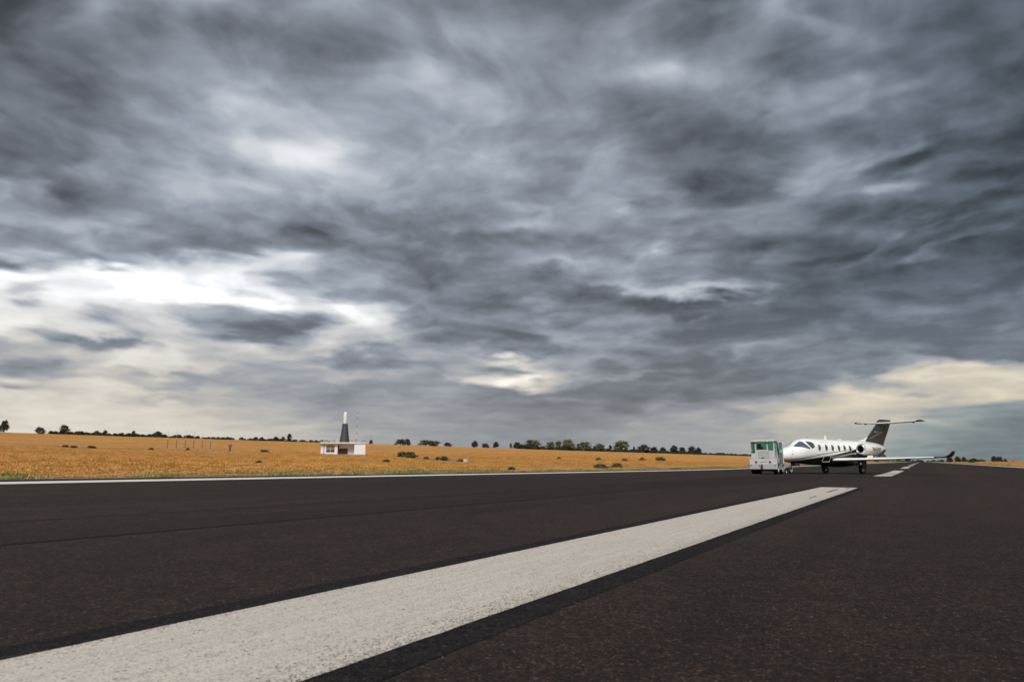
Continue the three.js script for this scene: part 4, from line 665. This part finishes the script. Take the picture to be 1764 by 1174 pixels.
for (const s of [1, -1]) {
  const sec = (z, x, y, chord) => ({ le: V(x, y, s * z), chord, up: UP });
  const all = [sec(0.5, 5.25, 0.93, 2.95), sec(0.96, 5.46, 0.947, 2.735), sec(1.2, 5.58, 0.955, 2.6), sec(3.4, 6.6, 1.035, 1.8), sec(6.25, 7.92, 1.15, 1.05)];
  const wing = mesh('wing', loft(all, 0.115, false, (x, top) => top && x > 0.11), jetWhite, jet);
  mesh('leading_edge', loft(all, 0.115, false, (x) => x <= 0.11), bright, wing);
  mesh('lower_skin', loft(all.slice(0, 4), 0.115, false, (x, top) => !top && x > 0.11), jetBlack, wing);
  mesh('lower_skin', loft(all.slice(3), 0.115, false, (x, top) => !top && x > 0.11), navy, wing);
  const tip = mesh('wingtip', loft([sec(6.25, 7.92, 1.15, 1.05), sec(6.6, 8.09, 1.165, 0.94), { le: V(8.22, 1.2, s * 6.82), chord: 0.82, up: V(0, 0.85, -s * 0.5) }, { le: V(8.36, 1.32, s * 6.98), chord: 0.66, up: V(0, 0.5, -s * 0.86) }, { le: V(8.62, 1.56, s * 7.08), chord: 0.4, up: V(0, 0.3, -s * 0.95) }], 0.1), charcoal, wing); tip.name = 'winglet';
  for (const z of [2.2, 4.2]) mesh('flap_fairing', new THREE.SphereGeometry(1, 16, 10).scale(0.36, 0.05, 0.04).translate(lerp(5.6, 7.92, (z - 1.2) / 5) + lerp(2.4, 1.05, (z - 1.2) / 5), lerp(0.87, 1.09, (z - 1.2) / 5), s * z), navy, wing);
  mesh('wing_fence', prism([[6.6, 1.12], [7.3, 1.15], [7.28, 1.28], [6.75, 1.27]], 0.03, 0.008).translate(0, 0, s * 2.5), jetWhite, wing);
  // engine nacelle
  const prof = [[0.26, 0.10], [0.27, 0.02], [0.295, -0.015], [0.325, 0.02], [0.36, 0.12], [0.41, 0.4], [0.44, 0.8], [0.445, 1.2], [0.42, 1.6], [0.36, 2.0], [0.28, 2.35], [0.22, 2.55], [0.19, 2.56], [0.18, 2.3]].map(([r, x]) => new THREE.Vector2(r, x));
  const toAft = (g) => g.rotateZ(-Math.PI / 2).translate(7.75, 1.745, s * 1.3);
  const nac = mesh('engine_nacelle', toAft(new THREE.LatheGeometry(prof, 40)), lacquer(0.72, 0.70, 0.63), jet);
  mesh('intake_lip', toAft(new THREE.LatheGeometry([[0.262, 0.09], [0.268, 0.02], [0.295, -0.02], [0.329, 0.02], [0.366, 0.13]].map(([r, x]) => new THREE.Vector2(r, x)), 40)), alloy, nac);
  mesh('intake_duct', toAft(new THREE.LatheGeometry([[0.262, 0.09], [0.26, 0.5], [0.0, 0.52]].map(([r, x]) => new THREE.Vector2(r, x)), 32)), mat(0.01, 0.01, 0.011, 0.5), nac);
  mesh('fan_spinner', toAft(new THREE.ConeGeometry(0.08, 0.16, 18).rotateX(Math.PI).translate(0, 0.44, 0)), mat(0.12, 0.12, 0.125, 0.35, { metalness: 0.7 }), nac);
  mesh('exhaust', toAft(new THREE.CylinderGeometry(0.17, 0.19, 0.2, 26, 1, true).translate(0, 2.6, 0)), mat(0.1, 0.085, 0.07, 0.4, { metalness: 0.8 }), nac);
  mesh('pylon', loft([{ le: V(8.3, 1.8, s * 0.7), chord: 1.7, up: V(0, 1, 0) }, { le: V(8.2, 1.75, s * 1.0), chord: 1.9, up: V(0, 1, 0) }], 0.12), jetWhite, jet);
}
// registration on both nacelles
{
  const cv = document.createElement('canvas'); cv.width = 512; cv.height = 128; const c = cv.getContext('2d'); c.clearRect(0, 0, 512, 128); c.fillStyle = 'rgb(20,20,22)'; c.font = 'bold 118px sans-serif'; c.textAlign = 'center'; c.textBaseline = 'middle'; c.save(); c.translate(256, 68); c.scale(1.15, 1); c.fillText('N436P', 0, 0); c.restore();
  const map = new THREE.CanvasTexture(cv); map.colorSpace = THREE.SRGBColorSpace; const m = new THREE.MeshStandardMaterial({ map, transparent: true, alphaTest: 0.5, roughness: 0.4 });
  const R = (x) => { const q = [[0.4, 0.41], [0.8, 0.44], [1.2, 0.445], [1.6, 0.42], [2.0, 0.36], [2.35, 0.28]]; let i = 0; while (i < 4 && q[i + 1][0] < x) i++; return lerp(q[i][1], q[i + 1][1], (x - q[i][0]) / (q[i + 1][0] - q[i][0])); };
  jet.children.filter((o) => o.name === 'engine_nacelle').forEach((nac, k) => {
    const s = k ? -1 : 1, P = [], U = [], I = [], nx = 16, ny = 8;
    for (let i = 0; i <= nx; i++) for (let j = 0; j <= ny; j++) { const x = lerp(0.66, 2.1, i / nx), a = lerp(-0.42, 0.52, j / ny), r = R(x) + 0.006; P.push(7.75 + x, 1.745 + r * Math.sin(a), s * (1.3 + r * Math.cos(a))); U.push(s > 0 ? i / nx : 1 - i / nx, j / ny); if (i && j) { const q = i * (ny + 1) + j; I.push(q - ny - 2, q - ny - 1, q - 1, q - ny - 1, q, q - 1); } }
    const g = new THREE.BufferGeometry(); g.setAttribute('position', new THREE.Float32BufferAttribute(P, 3)); g.setAttribute('uv', new THREE.Float32BufferAttribute(U, 2)); g.setIndex(I); g.computeVertexNormals(); mesh('registration', g, m, nac);
  });
}
// fin, tailplane
{
  const sec = (x, y, chord, k = 1) => ({ le: V(x, y, 0), chord, up: V(0, 0, -k) });
  const fin = mesh('fin', loft([sec(10.1, 1.95, 2.68), sec(10.35, 2.3, 2.55), sec(11.45, 3.2, 2.1), sec(12.25, 3.85, 1.72)], 0.1), charcoal, jet);
  mesh('dorsal_fillet', loft([sec(8.7, 2.28, 3.2, 0.4), sec(9.7, 2.40, 1.6, 0.6), sec(10.35, 2.52, 0.7, 1), sec(10.72, 2.7, 0.12, 1)], 0.1), jetWhite, jet);
  mesh('fin_cap', loft([{ le: V(12.15, 3.82, 0), chord: 1.85, up: V(0, 0, -1.2) }, { le: V(12.3, 3.98, 0), chord: 1.72, up: V(0, 0, -1.2) }, { le: V(12.55, 4.08, 0), chord: 1.42, up: V(0, 0, -0.9) }], 0.1), charcoal, fin);
  const stripe = (pts, m, name) => { for (const s of [1, -1]) { const sh = new THREE.Shape(pts.map(([x, y]) => new THREE.Vector2(x, y))); mesh(name, new THREE.ShapeGeometry(sh).translate(0, 0, s * 0.118), m, fin); } };
  stripe([[10.8, 2.53], [10.95, 2.54], [11.7, 2.81], [12.75, 3.17], [12.72, 3.19], [11.65, 2.87], [10.98, 2.62]], gold, 'gold_stripe');
  stripe([[11.55, 3.10], [11.62, 3.09], [11.98, 3.08], [11.98, 3.10], [11.6, 3.15]], mat(0.45, 0.43, 0.4, 0.4), 'fin_emblem');
  mesh('rudder_gap', [rod(V(12.2, 2.1, 0.1), V(13.1, 3.6, 0.09), 0.012, 0.012, 5), rod(V(12.2, 2.1, -0.1), V(13.1, 3.6, -0.09), 0.012, 0.012, 5)], mat(0.008, 0.008, 0.009, 0.6), fin);
  for (const s of [1, -1]) {
    const q = (z, x, y, chord) => ({ le: V(x, y, s * z), chord, up: UP });
    const ts = [q(0, 12.1, 3.77, 1.75), q(0.2, 12.2, 3.775, 1.65), q(2.4, 13.35, 3.9, 0.95)];
    const tp = mesh('tailplane', loft(ts, 0.09, false, (x) => x > 0.11), jetWhite, jet);
    mesh('tailplane_edge', loft(ts, 0.09, false, (x) => x <= 0.11), bright, tp);
    mesh('tip_cap', loft([q(2.4, 13.2, 3.9, 1.15), q(2.52, 13.22, 3.91, 1.12)], 0.14), charcoal, tp); mesh('hinge_fairing', new THREE.SphereGeometry(1, 14, 8).scale(0.2, 0.06, 0.04).translate(13.75, 3.83, s * 1.9), charcoal, tp);
    mesh('ventral_strake', prism([[11.2, 1.42], [12.5, 1.5], [12.75, 1.22], [12.2, 1.2]], 0.035, 0.01).rotateX(s * -0.35).translate(0, 0.1, s * (0.22 + 0.44)), jetBlack, jet);
  }
}
// landing gear
{
  const strutM = mat(0.5, 0.5, 0.5, 0.35, { metalness: 0.5 }), dk = mat(0.06, 0.06, 0.062, 0.5), hub = mat(0.5, 0.5, 0.49, 0.4);
  const nose = new THREE.Group(); nose.name = 'nose_gear'; jet.add(nose);
  mesh('strut', rod(V(2.0, 0.85, 0), V(1.78, 0.3, 0), 0.05, 0.04), dk, nose); mesh('drag_brace', rod(V(2.35, 0.8, 0), V(1.85, 0.45, 0), 0.025), strutM, nose);
  mesh('fork', [box(0.1, 0.05, 0.28, 1.77, 0.44, 0), box(0.06, 0.26, 0.03, 1.76, 0.32, 0.13), box(0.06, 0.26, 0.03, 1.76, 0.32, -0.13)], strutM, nose); wheel('wheel', nose, 1.75, 0.23, 0, 0.23, 0.16, 'z', hub);
  for (const s of [-1, 1]) mesh('gear_door', prism([[1.9, 0.86], [2.55, 0.84], [2.5, 0.5], [2.05, 0.52]], 0.02, 0.005).rotateX(s * -0.15).translate(0, 0, s * 0.26), jetBlack, nose);
  for (const s of [-1, 1]) {
    const g = new THREE.Group(); g.name = 'main_gear'; jet.add(g);
    mesh('strut', rod(V(7.45, 0.95, s * 1.28), V(7.58, 0.32, s * 1.3), 0.075, 0.055), dk, g); mesh('side_brace', rod(V(7.45, 0.85, s * 0.8), V(7.55, 0.42, s * 1.26), 0.035), strutM, g); mesh('torque_link', rod(V(7.52, 0.55, s * 1.3), V(7.78, 0.36, s * 1.32), 0.025), strutM, g);
    wheel('wheel', g, 7.6, 0.30, s * 1.45, 0.30, 0.2, 'z', hub); mesh('gear_door', prism([[7.28, 1.0], [7.92, 1.0], [7.86, 0.42], [7.4, 0.38]], 0.025, 0.006).translate(0, 0, s * 1.62), blackTrim, g);
  }
}
shade(jet);

renderer.render(scene, camera);
